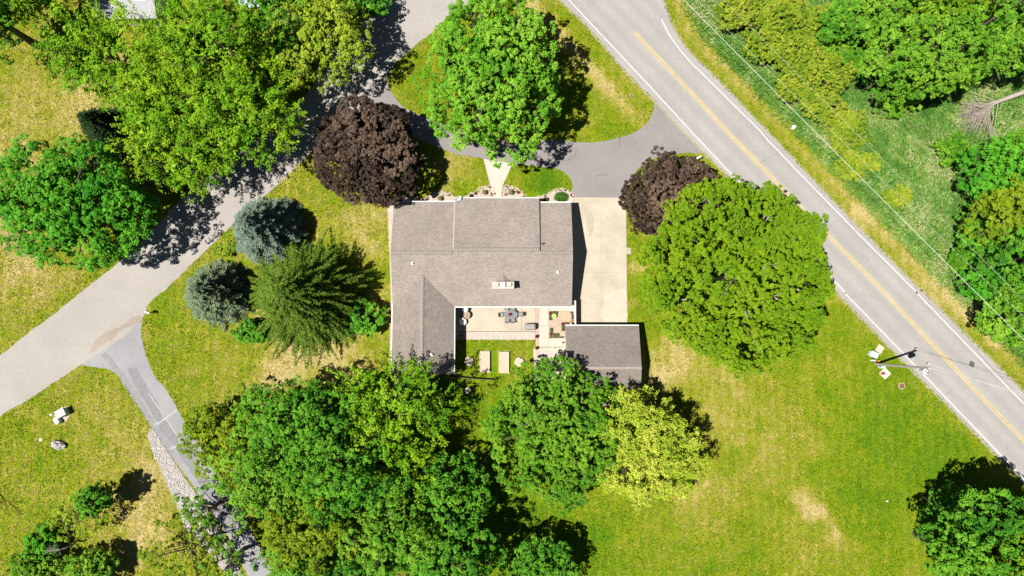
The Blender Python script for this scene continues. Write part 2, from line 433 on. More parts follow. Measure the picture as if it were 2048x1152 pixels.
def spruce(px, py, r, h, label, seed, c0, c1, loose=False, name='spruce_tree', zfrac=.33, droop=.22):
    rg = np.random.default_rng(seed); zc = h * zfrac
    b = P(px, py, zc); R = r * (CAM_H - zc) / FPX
    t = thing(name, label, 'tree', (b.x, b.y, 0))
    pos, ax, nm, L, W, ww = [], [], [], [], [], []
    m = MB(); m.tube([(0, 0, -.1), (0, 0, h * .5), (0, 0, h * .98)], [.02 * h + .05, .013 * h, .02], 8)
    z = .4
    while z < h * .985:
        q = z / h; Ln = R * (1 - q) ** (.80 if not loose else .72) + .18
        nb = int(7 + 8 * (1 - q)) if not loose else int(9 + 10 * (1 - q))
        a0 = rg.uniform(0, 6.28)
        for j in range(nb):
            a = a0 + 6.283 * j / nb + rg.normal(0, .16)
            bl = Ln * (rg.uniform(.82, 1.08) if not loose else rg.uniform(.66, 1.10))
            dirv = np.array([math.cos(a), math.sin(a), 0.0]); lat = np.array([-math.sin(a), math.cos(a), 0.0])
            z0 = z + rg.normal(0, .1)
            lift = rg.uniform(.05, .2)
            def pt(s): return dirv * bl * s + np.array([0, 0, z0 + bl * (lift * s - (droop + .15) * s * s)])
            if bl > .8: m.tube([pt(0.02), pt(.5), pt(.97)], [.035, .025, .01], 4, False)
            ntw = int(bl / (.17 if not loose else .20)) + 3
            for s in np.linspace(.12, 1.0, ntw):
                p0 = pt(s)
                tl = (min(1.0, .30 * bl) * (1.1 - s) + .20) if not loose else (min(.55, .15 * bl) * (1.05 - s) + .20)
                for sg in (-1, 1, 0):
                    dv = unit(lat * sg * 1.0 + dirv * (.75 if sg else 1) + np.array([0, 0, rg.normal(.05, .12)]))
                    n2 = max(1, int(tl / .17)) if sg else 1
                    for q2 in range(n2):
                        pos.append(p0 + dv * (q2 + .5) * tl / n2 + rg.normal(0, .035, 3)); ax.append(dv)
                        nm.append(np.array([0, 0, 1.0]) + rg.normal(0, .55, 3)); L.append(rg.uniform(.20, .36)); W.append(.15)
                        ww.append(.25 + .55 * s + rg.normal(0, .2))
        z += (.34 if not loose else .40) * (.55 + .65 * (1 - q))
    pos, ax, nm = np.array(pos), np.array(ax), np.array(nm)
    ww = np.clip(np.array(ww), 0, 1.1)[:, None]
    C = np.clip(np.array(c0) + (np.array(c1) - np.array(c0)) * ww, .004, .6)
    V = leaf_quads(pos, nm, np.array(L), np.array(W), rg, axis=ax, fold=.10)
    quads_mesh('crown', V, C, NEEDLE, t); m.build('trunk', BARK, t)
    return t

def bare_tree(px, py, h, spread, label, seed, name='bare_tree', zf=.0, mat=BARKL, cat='tree', levels=4, lean=(0, 0)):
    r = random.Random(seed); b = P(px, py, h * zf); t = thing(name, label, cat, (b.x, b.y, 0)); m = MB(); m2 = MB()
    def grow(p, d, L, rad, lev):
        q = p + d * L; mid = (p + q) / 2 + Vector((r.gauss(0, .06), r.gauss(0, .06), r.gauss(0, .04))) * L
        (m if lev >= levels - 1 else m2).tube([p, mid, q], [rad, rad * .85, rad * .65], 6 if lev >= levels - 1 else 4, False)
        if lev == 0: return
        for _ in range(r.choice((2, 3, 3, 4))):
            nd = (d + Vector((r.gauss(0, spread), r.gauss(0, spread), r.gauss(.05, .25)))).normalized()
            grow(p + d * L * r.uniform(.55, 1), nd, L * r.uniform(.55, .8), rad * .55, lev - 1)
    for i in range(2 if h < 4 else 1):
        grow(Vector((r.gauss(0, .1), r.gauss(0, .1), -.05)), Vector((lean[0] + r.gauss(0, .1), lean[1] + r.gauss(0, .1), 1)).normalized(), h * .38, h * .018 + .03, levels)
    m.build('trunk', mat, t); m2.build('branches', mat, t)
    return t

# ------------------------------------------------------------------ ground
RIGHT_EDGE = [P(x, y)[:2] for x, y in ((1290, -120), (1318, -20), (1336, 34), (1349, 62), (1377, 104), (1440, 167), (1520, 250), (1660, 398), (1751, 491), (1834, 577), (1859, 600), (2048, 787), (2300, 1035))]
LEFT_EDGE = [P(x, y)[:2] for x, y in ((1010, -120), (1118, -4), (1161, 36), (1208, 90), (1250, 140), (1310, 200), (1400, 295), (1470, 365), (1590, 490), (1700, 611), (1875, 789), (2031, 945), (2300, 1215))]
def signed_dist(X, Y, poly):
    best = np.full(X.shape, 1e9); sgn = np.ones(X.shape)
    for (ax, ay), (bx, by) in zip(poly[:-1], poly[1:]):
        dx, dy = bx - ax, by - ay; L2 = dx * dx + dy * dy
        t = np.clip(((X - ax) * dx + (Y - ay) * dy) / L2, 0, 1)
        d = np.hypot(X - ax - t * dx, Y - ay - t * dy)
        s = np.sign(dx * (Y - ay) - dy * (X - ax))
        m = d < best; best = np.where(m, d, best); sgn = np.where(m, s, sgn)
    return best * sgn        # positive = left of travel direction (towards the meadow for the right edge)
def ground():
    xs = np.unique(np.concatenate([np.arange(-78, 78.1, .5), np.array([-600, -300, -150, -100, 100, 150, 300, 600])]))
    ys = np.unique(np.concatenate([np.arange(-42, 60.1, .5), np.array([-600, -300, -120, -60, 80, 120, 300, 600])]))
    X, Y = np.meshgrid(xs, ys)
    dry = np.full(X.shape, .40)
    WX_ = X + 1.6 * np.sin(Y * .55 + 1.2 * np.sin(X * .31)) + .8 * np.sin(X * 1.3 + Y * .9); WY_ = Y + 1.6 * np.sin(X * .5 + 1.3 * np.sin(Y * .37)) + .8 * np.sin(Y * 1.1 - X * .7)
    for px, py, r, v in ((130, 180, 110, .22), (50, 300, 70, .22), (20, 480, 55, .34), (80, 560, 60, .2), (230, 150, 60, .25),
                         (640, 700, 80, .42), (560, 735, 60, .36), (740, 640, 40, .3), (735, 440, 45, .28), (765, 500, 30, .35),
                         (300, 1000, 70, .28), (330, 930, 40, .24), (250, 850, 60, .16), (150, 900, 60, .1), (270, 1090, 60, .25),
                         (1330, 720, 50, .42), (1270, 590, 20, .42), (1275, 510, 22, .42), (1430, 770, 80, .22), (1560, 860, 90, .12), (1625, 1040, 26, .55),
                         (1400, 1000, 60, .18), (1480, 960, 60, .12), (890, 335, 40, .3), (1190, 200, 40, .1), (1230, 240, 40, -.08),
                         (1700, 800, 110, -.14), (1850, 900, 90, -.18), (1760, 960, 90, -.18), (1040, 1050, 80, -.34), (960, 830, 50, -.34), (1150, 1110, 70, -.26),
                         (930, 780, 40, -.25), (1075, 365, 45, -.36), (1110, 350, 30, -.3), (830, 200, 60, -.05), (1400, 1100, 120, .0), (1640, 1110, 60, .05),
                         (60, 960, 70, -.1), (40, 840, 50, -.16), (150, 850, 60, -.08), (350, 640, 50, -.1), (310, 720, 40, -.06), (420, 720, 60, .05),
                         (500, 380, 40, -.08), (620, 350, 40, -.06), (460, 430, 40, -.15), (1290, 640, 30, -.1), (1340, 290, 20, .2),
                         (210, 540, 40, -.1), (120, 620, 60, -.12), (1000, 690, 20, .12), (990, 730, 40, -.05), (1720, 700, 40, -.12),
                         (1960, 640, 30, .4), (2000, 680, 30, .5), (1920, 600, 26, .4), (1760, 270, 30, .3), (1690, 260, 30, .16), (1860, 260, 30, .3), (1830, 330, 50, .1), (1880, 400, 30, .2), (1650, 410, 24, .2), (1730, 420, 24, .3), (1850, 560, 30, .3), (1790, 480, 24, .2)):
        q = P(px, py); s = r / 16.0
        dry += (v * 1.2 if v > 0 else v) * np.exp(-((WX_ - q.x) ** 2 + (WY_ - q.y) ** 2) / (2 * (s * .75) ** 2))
    dry += .10 * np.clip((-12 - X) / 12, 0, 1)
    sr = signed_dist(X, Y, RIGHT_EDGE); sl = -signed_dist(X, Y, LEFT_EDGE)
    strip = lambda d, c, w: np.exp(-((d - c) / w) ** 2)
    dry += strip(sr, 1.9, .8) * .36 + strip(sr, .5, .6) * .12
    up = np.clip((Y - 22) / 10, 0, 1)
    dry += strip(sl, 3.2, 1.0) * .5 * up + strip(sl, .4, .5) * .12
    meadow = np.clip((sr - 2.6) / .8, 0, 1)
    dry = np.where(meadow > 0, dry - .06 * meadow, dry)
    ny, nx = X.shape; me = bpy.data.meshes.new('ground')
    V = np.stack([X, Y, np.zeros_like(X)], 2).reshape(-1, 3)
    idx = np.arange(ny * nx).reshape(ny, nx)
    F = np.stack([idx[:-1, :-1], idx[:-1, 1:], idx[1:, 1:], idx[1:, :-1]], 2).reshape(-1, 4)
    me.vertices.add(len(V)); me.vertices.foreach_set('co', V.reshape(-1).astype(np.float32))
    me.loops.add(F.size); me.loops.foreach_set('vertex_index', F.reshape(-1).astype(np.int32))
    me.polygons.add(len(F)); me.polygons.foreach_set('loop_start', np.arange(0, F.size, 4, dtype=np.int32))
    me.update(calc_edges=True)
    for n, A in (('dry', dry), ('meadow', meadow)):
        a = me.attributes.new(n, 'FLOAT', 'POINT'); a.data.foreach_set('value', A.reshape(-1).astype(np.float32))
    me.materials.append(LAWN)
    o = bpy.data.objects.new('ground', me); COL.objects.link(o); tag(o, kind='structure')
    return xs, ys, dry, meadow
GX, GY, GDRY, GMEAD = ground()

# ------------------------------------------------------------------ roads and drives
rdir = (Vector(P(1760, 577)[:2]) - Vector(P(1487, 297)[:2])).normalized(); r0 = P(1487, 297)
ROAD = asphalt_material('road_asphalt', (0.256, 0.244, 0.234), ((r0.x, r0.y), (rdir.x, rdir.y), 1.85), .06, True)
SIDE = asphalt_material('chip_seal', (0.275, 0.254, 0.234), None, .07)
DRIVE = asphalt_material('drive_asphalt', (0.192, 0.175, 0.170), None, .09, True)
LOWD = asphalt_material('old_drive_asphalt', (0.215, 0.215, 0.222), None, .14, True)
DIRT = asphalt_material('washed_silt', (0.245, 0.205, 0.172), None, .14)
CONC = M('concrete', (0.345, 0.302, 0.236), .85, .16, .35, fine=.10)
CONCW = M('concrete_pale', (0.40, 0.352, 0.30), .85, .08, 1.2, fine=.05)
JOINT = M('joint_sand', (0.24, 0.20, 0.145), .95, .2, 4)
WPAINT = M('white_road_paint', (0.46, 0.45, 0.435), .7, .22, 1.5, fine=.22)
YPAINT = M('yellow_road_paint', (0.46, 0.315, 0.10), .7, .22, 1.5, fine=.22)
GRAV = M('pale_gravel', (0.36, 0.30, 0.255), .95, .12, 14, bmp=.8, fine=.34)
PEBW = M('white_pebble_gravel', (0.36, 0.325, 0.275), .95, .2, 9, bmp=.9, fine=.45)

def struct(name, pts, z, mat, parent=None):
    m = MB(); m.sheet(pts, z); o = m.build(name, mat, parent)
    if not parent: tag(o, kind='structure')
    return o
def smooth_open(pp, step=.6, jit=.05, seed=1): return spline(pp, False, step, jit, seed)
le = smooth_open(LEFT_EDGE, .5, .055, 3); re = smooth_open(RIGHT_EDGE, .5, .06, 4)
main_road = struct('main_road', le + re[::-1], .030, ROAD)
def ribbon(name, pts, w, z, mat, parent, off=0.0):
    m = MB(); L, R = [], []
    for i, p in enumerate(pts):
        a, b = Vector(pts[max(i - 1, 0)]), Vector(pts[min(i + 1, len(pts) - 1)])
        d = (b - a).normalized(); n = Vector((-d.y, d.x)); q = Vector(p)
        L.append(q + n * (off + w / 2)); R.append(q + n * (off - w / 2))
    vs = [(p.x, p.y, z) for p in L] + [(p.x, p.y, z) for p in R]; n = len(L)
    m.add(vs, [(i + n, i + n + 1, i + 1, i) for i in range(n - 1)])
    return m.build(name, mat, parent)
wl = smooth_open(G((1085, -60), (1146, 9), (1280, 152), (1416, 299), (1555, 444), (1682, 576), (1703, 600), (1870, 773), (2037, 947), (2250, 1165)), .6, .012, 5)
wr = smooth_open(G((1323, 38), (1332, 58), (1346, 81), (1377, 120), (1416, 159), (1520, 262), (1535, 280), (1680, 430), (1825, 577), (1847, 600), (2048, 808), (2250, 1010)), .6, .012, 6)
yc = smooth_open(G((1268, 64), (1378, 181), (1487, 297), (1620, 434), (1760, 577), (1912, 740), (2048, 883), (2250, 1093)), .6, .01, 7)
ribbon('edge_line', wl, .14, .036, WPAINT, main_road); ribbon('edge_line', wr, .14, .036, WPAINT, main_road)
ribbon('centre_line', yc, .13, .036, YPAINT, main_road, .15); ribbon('centre_line', yc, .13, .036, YPAINT, main_road, -.15)
SHOULD = M('gravel_shoulder', (.24, .22, .155), .95, .3, 3, fine=.3)
for ed, sg in ((LEFT_EDGE, -1), (RIGHT_EDGE, 1)):
    mid_ = smooth_open(ed, .4, .05, 21); ribbon('shoulder', mid_, .6, .019, SHOULD, main_road)
TARL = M('tar_line', (.15, .147, .145), .8, .2, 5)
for pp_ in (((1178, 40), (1196, 52), (1215, 72)), ((1560, 300), (1536, 318), (1516, 326)), ((1905, 640), (1930, 668), (1952, 700), (1990, 742)), ((1640, 470), (1662, 452), (1676, 440)), ((1868, 812), (1890, 790), (1905, 778))):
    ribbon('sealed_crack', smooth_open(G(*pp_), .3, .05, 5), .05, .034, TARL, main_road)
pm = MB(); pm.sheet(spline([(P(1943, 727).x + a, P(1943, 727).y + b) for a, b in ((-.3, .1), (0, .35), (.35, 0), (.2, -.4), (-.2, -.3))], True, .2, .03, 3), .035)
pm.build('patch', M('tar_patch', (0.07, 0.07, 0.072), .8, .2, 5), main_road)

side_l = G((-160, 830), (0, 710), (60, 664), (112, 625), (169, 579), (273, 493), (375, 384), (416, 350), (520, 268), (610, 190), (680, 105), (724, 45), (774, -2), (880, -110))
side_r = G((1010, -70), (953, -2), (906, 23), (870, 60), (825, 96), (786, 133), (773, 154), (703, 221), (650, 278), (600, 326), (560, 365), (510, 410), (463, 452), (390, 522), (331, 579), (300, 606), (283, 640), (225, 690), (163, 729), (80, 784), (0, 832), (-160, 925))
side_road = struct('side_road', smooth_open(side_l, .5, .06, 8) + smooth_open(side_r, .5, .06, 9), .022, SIDE)
struct('washed_silt', spline(G((176, 706), (205, 668), (235, 655), (262, 640), (282, 630), (281, 645), (260, 652), (240, 662), (222, 680), (200, 694)), True, .4, .10, 10), .027, DIRT, side_road)
u_in = G((773, 150), (778, 175), (800, 208), (830, 226), (870, 241), (930, 262), (985, 277), (1040, 284), (1090, 281), (1120, 280), (1170, 285), (1215, 281), (1265, 267), (1293, 247), (1306, 224), (1309, 203))
u_out = G((1340, 215), (1410, 290), (1404, 306), (1372, 306), (1330, 312), (1295, 323), (1270, 345), (1258, 370), (1253, 397), (1148, 397), (1146, 372), (1137, 352), (1113, 337), (1085, 334), (1030, 327), (965, 317), (905, 306), (850, 284), (800, 262), (740, 250), (700, 258), (640, 300), (640, 250), (700, 205))
u_drive = struct('house_drive', smooth_open(u_in, .5, .03, 11) + smooth_open(u_out, .5, .02, 12), .014, DRIVE)
low_l = G((160, 728), (190, 735), (217, 738.5), (242, 756), (258, 780), (303, 851), (355, 928), (440, 1050), (500, 1160), (560, 1260))
low_r = G((640, 1260), (550, 1150), (470, 1000), (388, 874), (333, 780), (314, 758), (291, 710), (282, 666), (282, 630), (230, 660), (180, 700))
low = struct('farm_drive', smooth_open(low_l, .5, .04, 13) + smooth_open(low_r, .5, .04, 14), .012, LOWD)
def patch_strip(name, pp, w, mat, parent, z, seed=1): return ribbon(name, smooth_open(G(*pp), .5, .05, seed), w, z, mat, parent)
TARP = M('tar_seal', (0.165, 0.165, 0.172), .85, .16, 2)
PALE = M('pale_wear', (0.33, 0.32, 0.31), .9, .15, 2)
patch_strip('wheel_track', ((262, 735), (300, 800), (340, 868), (375, 915), (470, 1060)), 1.15, TARP, low, .017, 2)
patch_strip('wheel_track', ((206, 707), (238, 745), (258, 776), (300, 838), (350, 915)), .75, M('wheel_track_grey', (.185, .185, .192), .85, .16, 2), low, .0165, 4)
patch_strip('crack', ((310, 848), (330, 836), (353, 820)), .14, PALE, low, .019, 5)
patch_strip('crack', ((296, 785), (330, 835), (360, 885), (340, 897)), .10, PALE, low, .0185, 6)
patch_strip('crack', ((340, 897), (372, 882)), .08, PALE, low, .0187, 6)
TYRE = M('tyre_mark', (.115, .105, .102), .85, .3, 4)
for pp_ in (((1154, 300), (1149, 311), (1142, 318), (1134, 321)), ((1192, 352), (1204, 349), (1216, 351)), ((1238, 268), (1240, 282), (1239, 296))):
    ribbon('tyre_mark', smooth_open(G(*pp_), .3, .04, 6), .09, .019, TYRE, u_drive)
gl = G((300, 856), (296, 875), (308, 910), (323, 941), (349, 1000), (371, 1055), (384, 1066), (430, 1120), (470, 1170)); gr = G((490, 1160), (436, 1052), (352, 930), (306, 858))
rip = struct('gravel_verge', smooth_open(gl, .5, .1, 15) + smooth_open(gr, .5, .02, 16), .010, M('riprap_bed', (.25, .23, .215), .95, .2, 5, bmp=.6, fine=.3))

def in_poly(x, y, poly):
    c = False; j = len(poly) - 1
    for i in range(len(poly)):
        xi, yi = poly[i]; xj, yj = poly[j]
        if (yi > y) != (yj > y) and x < (xj - xi) * (y - yi) / (yj - yi) + xi: c = not c
        j = i
    return c
def scatter(poly, n, r):
    xs = [p[0] for p in poly]; ys = [p[1] for p in poly]; out = []
    k = 0
    while len(out) < n and k < n * 30:
        k += 1; x, y = r.uniform(min(xs), max(xs)), r.uniform(min(ys), max(ys))
        if in_poly(x, y, poly): out.append((x, y))
    return out
m = MB()
for i, (x, y) in enumerate(scatter(gl + gr, 2600, rnd)):
    s = rnd.uniform(.05, .13); m.rock((x, y, s * .3), (s, s * rnd.uniform(.6, 1), s * .7), i, 1, rnd.uniform(0, 6))
tag(m.build('riprap_stones', M('riprap_stone', (.40, .375, .36), .9, .25, 3), rip), kind='stuff')

# concrete drive: separate slabs
cd = struct('concrete_drive', G((1142, 392), (1252.5, 392), (1255, 648), (1138, 650)), .006, JOINT)
dx0, dx1 = P(1139, 500).x, P(1252.8, 500).x; ym = [P(1200, y).y for y in (395, 470, 545, 606, 646)]
xm = P(1203, 500).x
for i in range(4):
    for a, b in ((dx0, xm), (xm, dx1)):
        s = MB(); s.box(((a + b) / 2, (ym[i] + ym[i + 1]) / 2, .02), (b - a - .014, ym[i] - ym[i + 1] - .014, .06)); s.build('slab', CONC, cd)
struct('bleached_patch', spline(G((1216, 588), (1250, 580), (1252, 643), (1208, 644), (1206, 612)), True, .4, .12, 9), .054, M('concrete_bleached', (.385, .335, .265), .85, .07, .8, fine=.07), cd)
struct('oil_stain', spline(G((1176, 430), (1184, 427), (1188, 440), (1184, 470), (1177, 474), (1173, 452)), True, .3, .08, 10), .0535, M('concrete_stained', (.30, .265, .205), .85, .12, 1.2, fine=.1), cd)
walk = struct('front_walk', G((967, 318), (1025.5, 327), (1004, 374), (1003, 404), (985.5, 404), (979.5, 366)), .045, CONCW)
lamp_pad = MB(); q = P(1257, 502); lamp_pad.box((q.x, q.y, .03), (.62, .8, .06))
tag(lamp_pad.build('stepping_slab', CONC), 'small square concrete slab beside the concrete drive under the big maple', 'slab')

# courtyard surfaces
pt = struct('patio', G((900, 604), (1077, 604), (1077, 663), (900, 663)), .012, JOINT)
py0, py1 = P(1000, 604).y, P(1000, 662.5).y
for a, b in ((900, 1043), (1043.5, 1071)):
    s = MB(); xa, xb = P(a, 640).x, P(b, 640).x; s.box(((xa + xb) / 2, (py0 + py1) / 2, .03), (xb - xa - .02, py0 - py1, .05)); s.build('slab', CONC, pt)
wk = struct('courtyard_walk', G((1077, 600), (1150, 600), (1150, 694), (1077, 694)), .011, JOINT)
for x0, y0, x1, y1 in ((1077.3, 600, 1097.5, 651), (1077.3, 651.4, 1097.5, 693.5), (1098, 676.6, 1133, 693.5), (1098, 600, 1150, 622)):
    s = MB(); a, b = P(x0, y0), P(x1, y1); s.box(((a.x + b.x) / 2, (a.y + b.y) / 2, .03), (b.x - a.x - .02, a.y - b.y - .02, .05)); s.build('slab', CONCW, wk)
struct('herb_court', G((1098, 622.4), (1149, 622.4), (1149, 676.2), (1098, 676.2)), .02, M('brick_paving', (.33, .255, .185), .9, .14, 3, fine=.2))
struct('gravel_strip', G((905, 663.2), (1070.5, 663.2), (1070.5, 679.5), (905, 679)), .016, GRAV)
struct('pebble_court', spline(G((1067.5, 694.5), (1133, 694.5), (1133, 760), (1066, 760)), True, .4, .03, 2, (0, 1, 2, 3)), .018, PEBW)
m = MB()
for i, (x, y) in enumerate(scatter(G((1067.5, 694.5), (1133, 694.5), (1133, 760), (1066, 760)), 700, rnd)):
    s = rnd.uniform(.04, .09); m.rock((x, y, .03), (s, s * .8, s * .6), i % 9, 1, rnd.uniform(0, 6))
for i, (x, y) in enumerate(scatter(G((905, 663.2), (1070.5, 663.2), (1070.5, 679.5), (905, 679)), 700, rnd)):
    s = rnd.uniform(.03, .08); m.rock((x, y, .025), (s, s * .8, s * .6), i % 9, 1, rnd.uniform(0, 6))
tag(m.build('pebbles', M('pebble', (.46, .42, .38), .9, .35, 7)), 'pale loose pebbles on the courtyard gravel', 'pebbles', kind='stuff')
m = MB()
a, b = P(1071.3, 616), P(1076.7, 714); y = a.y; k = 0
while y > b.y:
    for c in range(3): m.box((a.x + .06 + c * .112, y - .1, .035), (.104, .2, .05))
    y -= .21
ps = m.build('paver_strip', M('pink_paver', (.47, .29, .22), .9, .2, 6)); tag(ps, 'narrow strip of pink clay pavers between patio slab and courtyard walk', 'pavers', kind='stuff')
a = MB(); qa, qb = P(905, 663.1), P(1071, 663.1); a.box(((qa.x + qb.x) / 2, qa.y, .03), (qb.x - qa.x, .05, .08))
tag(a.build('patio_edging', M('dark_edging', (.09, .07, .06), .8)), 'thin dark edging strip between patio slab and gravel strip', 'edging')

# ------------------------------------------------------------------ the house
SH_X = shingle_material('shingle_main', True); SH_Y = shingle_material('shingle_wing', False, .80); SH_S = shingle_material('shingle_shed', True, .72)
WHITE = M('white_trim', (0.68, 0.67, 0.64), .45, .05, 2); SIDING = M('pale_siding', (0.60, 0.56, 0.48), .7, .06, 2)
DARKM = M('dark_metal', (0.03, 0.03, 0.035), .5, .2, 5); CAPM = M('ridge_shingle', (0.235, 0.205, 0.184), .9, .2, 6, fine=.2)
PIT = .341
house = thing('house', 'single-storey house with long taupe shingle roof and rear wing around a courtyard', 'house', (0, 0, 0))
XW, XE = -14.38, 7.22; YF, YR, YB = 16.2, 9.75, 3.43; ZE = 2.6
ZR = ZE + (YR - YB) * PIT
XM0, XM1 = P(907.5, 450, 3.6).x, P(1079, 450, 3.6).x
YMR = YR + .34; ZMR = ZR + .34 * PIT; YMF = 16.62; ZMF = ZMR - (YMF - YMR) * .318
def slab(m, pts, th=.16):
    n = len(pts); vs = [tuple(p) for p in pts] + [(p[0], p[1], p[2] - th) for p in pts]
    m.add(vs, [tuple(range(n)), tuple(reversed(range(n, 2 * n)))] + [(i, i + n, (i + 1) % n + n, (i + 1) % n) for i in range(n)])
FP = (ZR - ZE) / (YF - YR)
rm = MB(); slab(rm, [(XW, YF, ZE), (XW, YR, ZR), (XM0 + .05, YR, ZR), (XM0 + .05, YF, ZE)]); roof_fl = rm.build('roof_slope', SH_X, house)
rm = MB(); slab(rm, [(XM1 - .05, YF - .08, ZE), (XM1 - .05, YR - .05, ZR), (XE, YR - .05, ZR), (XE, YF - .08, ZE)]); roof_fr = rm.build('roof_slope', SH_X, house)
rm = MB(); slab(rm, [(XM0, YMF, ZMF), (XM0, YMR, ZMR), (XM1, YMR, ZMR), (XM1, YMF, ZMF)], .30); roof_fm = rm.build('roof_slope', SH_X, house)
rm = MB(); slab(rm, [(XW, YR, ZR), (XW, YB, ZE), (XE, YB, ZE), (XE, YR, ZR), (XM1, YR, ZR), (XM1, YMR, ZMR), (XM0, YMR, ZMR), (XM0, YR, ZR)]); roof_b = rm.build('roof_slope', SH_X, house)
WX0, WX1 = -14.42, P(908, 690, ZE).x; WXR = (WX0 + WX1) / 2; WZR = ZE + .01 + (WX1 - WXR) * PIT; WYE = P(850, 748, 3.0).y; WYI = YB + (WX1 - WXR)
rm = MB(); slab(rm, [(WX1, WYE, ZE + .01), (WX1, YB, ZE + .01), (WXR, WYI, WZR), (WXR, WYE, WZR)]); roof_we = rm.build('roof_slope', SH_Y, house)
rm = MB(); slab(rm, [(WX0, YB, ZE + .01), (WX0, WYE, ZE + .01), (WXR, WYE, WZR), (WXR, WYI, WZR)]); roof_ww = rm.build('roof_slope', SH_Y, house)
def ridge_caps(x0, y0, x1, y1, z, parent, pit=PIT, w=.20):
    m = MB(); u = MB(); d = Vector((x1 - x0, y1 - y0)); L = d.length; d.normalize(); n = Vector((-d.y, d.x)); k = 0; s = 0
    def flap(mb, s, e, w, lift, th):
        for sg in (-1, 1):
            a, b = Vector((x0, y0)) + d * s, Vector((x0, y0)) + d * e
            q = [(a.x, a.y, z + lift + .012), (a.x + n.x * sg * w, a.y + n.y * sg * w, z + lift + .012 - w * pit), (b.x + n.x * sg * w, b.y + n.y * sg * w, z + lift - w * pit), (b.x, b.y, z + lift)]
            if sg < 0: q = q[::-1]
            slab(mb, q, th)
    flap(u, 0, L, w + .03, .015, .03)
    while s < L - .05:
        e = min(s + .30, L); flap(m, s, e - .035, w, .06 + (k % 2) * .006, .04); s = e; k += 1
    c = m.build('ridge_cap', CAPM, parent); u.build('ridge_shadow_strip', M('ridge_shadow_dark', (.08, .068, .06), .9), parent)  # dark strip beneath draws the shadow lines along cap edges and seams
m = MB(); slab(m, [(XM0 - .02, YMF - .05, ZMF + .03), (XM0 - .02, YMR + .2, ZMR - .2 * .318 + .03), (XM0 + .14, YMR + .2, ZMR - .2 * .318 + .03), (XM0 + .14, YMF - .05, ZMF + .03)], .02); m.build('flashing', M('flashing_tan', (.33, .295, .265), .8, .15, 4), roof_fm)
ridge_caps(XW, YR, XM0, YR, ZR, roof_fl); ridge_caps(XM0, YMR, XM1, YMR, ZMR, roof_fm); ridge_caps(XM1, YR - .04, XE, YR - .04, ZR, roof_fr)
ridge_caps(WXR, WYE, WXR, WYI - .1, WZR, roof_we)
def boxpart(name, c, size, mat, parent, rz=0, bev=0): m = MB(); m.box(c, size, rz); return m.build(name, mat, parent, bevel=bev)
def gutter(x0, y0, x1, y1, z, parent):
    L = math.hypot(x1 - x0, y1 - y0); boxpart('gutter', ((x0 + x1) / 2, (y0 + y1) / 2, z - .07), (L, .10, .12), WHITE, parent, math.atan2(y1 - y0, x1 - x0))
gutter(XW, YF + .07, XM0 - .02, YF + .07, ZE, house); gutter(XM0, YMF + .07, XM1, YMF + .07, ZMF, house); gutter(XM1 + .02, YF - .01, XE, YF - .01, ZE, house)
gutter(WX1 + .07, YB - .07, XE, YB - .07, ZE, house); gutter(WX1 + .07, WYE, WX1 + .07, YB - .15, ZE, house); gutter(WX0 - .07, WYE, WX0 - .07, YB + .3, ZE, house)
def rake(x, ya, za, yb, zb, parent, t=.05):
    m = MB(); m.add([(x - t, ya, za - .22), (x + t, ya, za - .22), (x + t, yb, zb - .22), (x - t, yb, zb - .22), (x - t, ya, za - .01), (x + t, ya, za - .01), (x + t, yb, zb - .01), (x - t, yb, zb - .01)],
                  [(3, 2, 1, 0), (4, 5, 6, 7), (0, 1, 5, 4), (1, 2, 6, 5), (2, 3, 7, 6), (3, 0, 4, 7)]); m.build('rake_board', WHITE, parent)
for xx_ in (XW + .06, XE - .06):
    rake(xx_, YF - .1, ZE - .17, YR, ZR - .17, house); rake(xx_, YR, ZR - .17, YB, ZE - .17, house)
wm = MB()
wm.prism([(XW + .45, YF - .5), (XW + .45, WYE + .4), (WX1 - .45, WYE + .4), (WX1 - .45, YB + .5), (XE - .35, YB + .5), (XE - .35, YF - .5)], 0, ZE - .18); wm.build('wall', SIDING, house)
for x in (XW + .45, XE - .40):
    m = MB(); m.add([(x, YF - .5, ZE - .17), (x, YB + .5, ZE - .17), (x, YR, ZR - .2), (x + .05, YF - .5, ZE - .17), (x + .05, YB + .5, ZE - .17), (x + .05, YR, ZR - .2)], [(0, 2, 1), (3, 4, 5), (0, 1, 4, 3), (1, 2, 5, 4), (2, 0, 3, 5)]); m.build('gable_wall', SIDING, house)
m = MB(); m.add([(WX0 + .4, WYE + .4, ZE - .17), (WX1 - .4, WYE + .4, ZE - .17), (WXR, WYE + .4, WZR - .2), (WX0 + .4, WYE + .45, ZE - .17), (WX1 - .4, WYE + .45, ZE - .17), (WXR, WYE + .45, WZR - .2)], [(0, 1, 2), (5, 4, 3), (0, 3, 4, 1), (1, 4, 5, 2), (2, 5, 3, 0)]); m.build('gable_wall', SIDING, house)
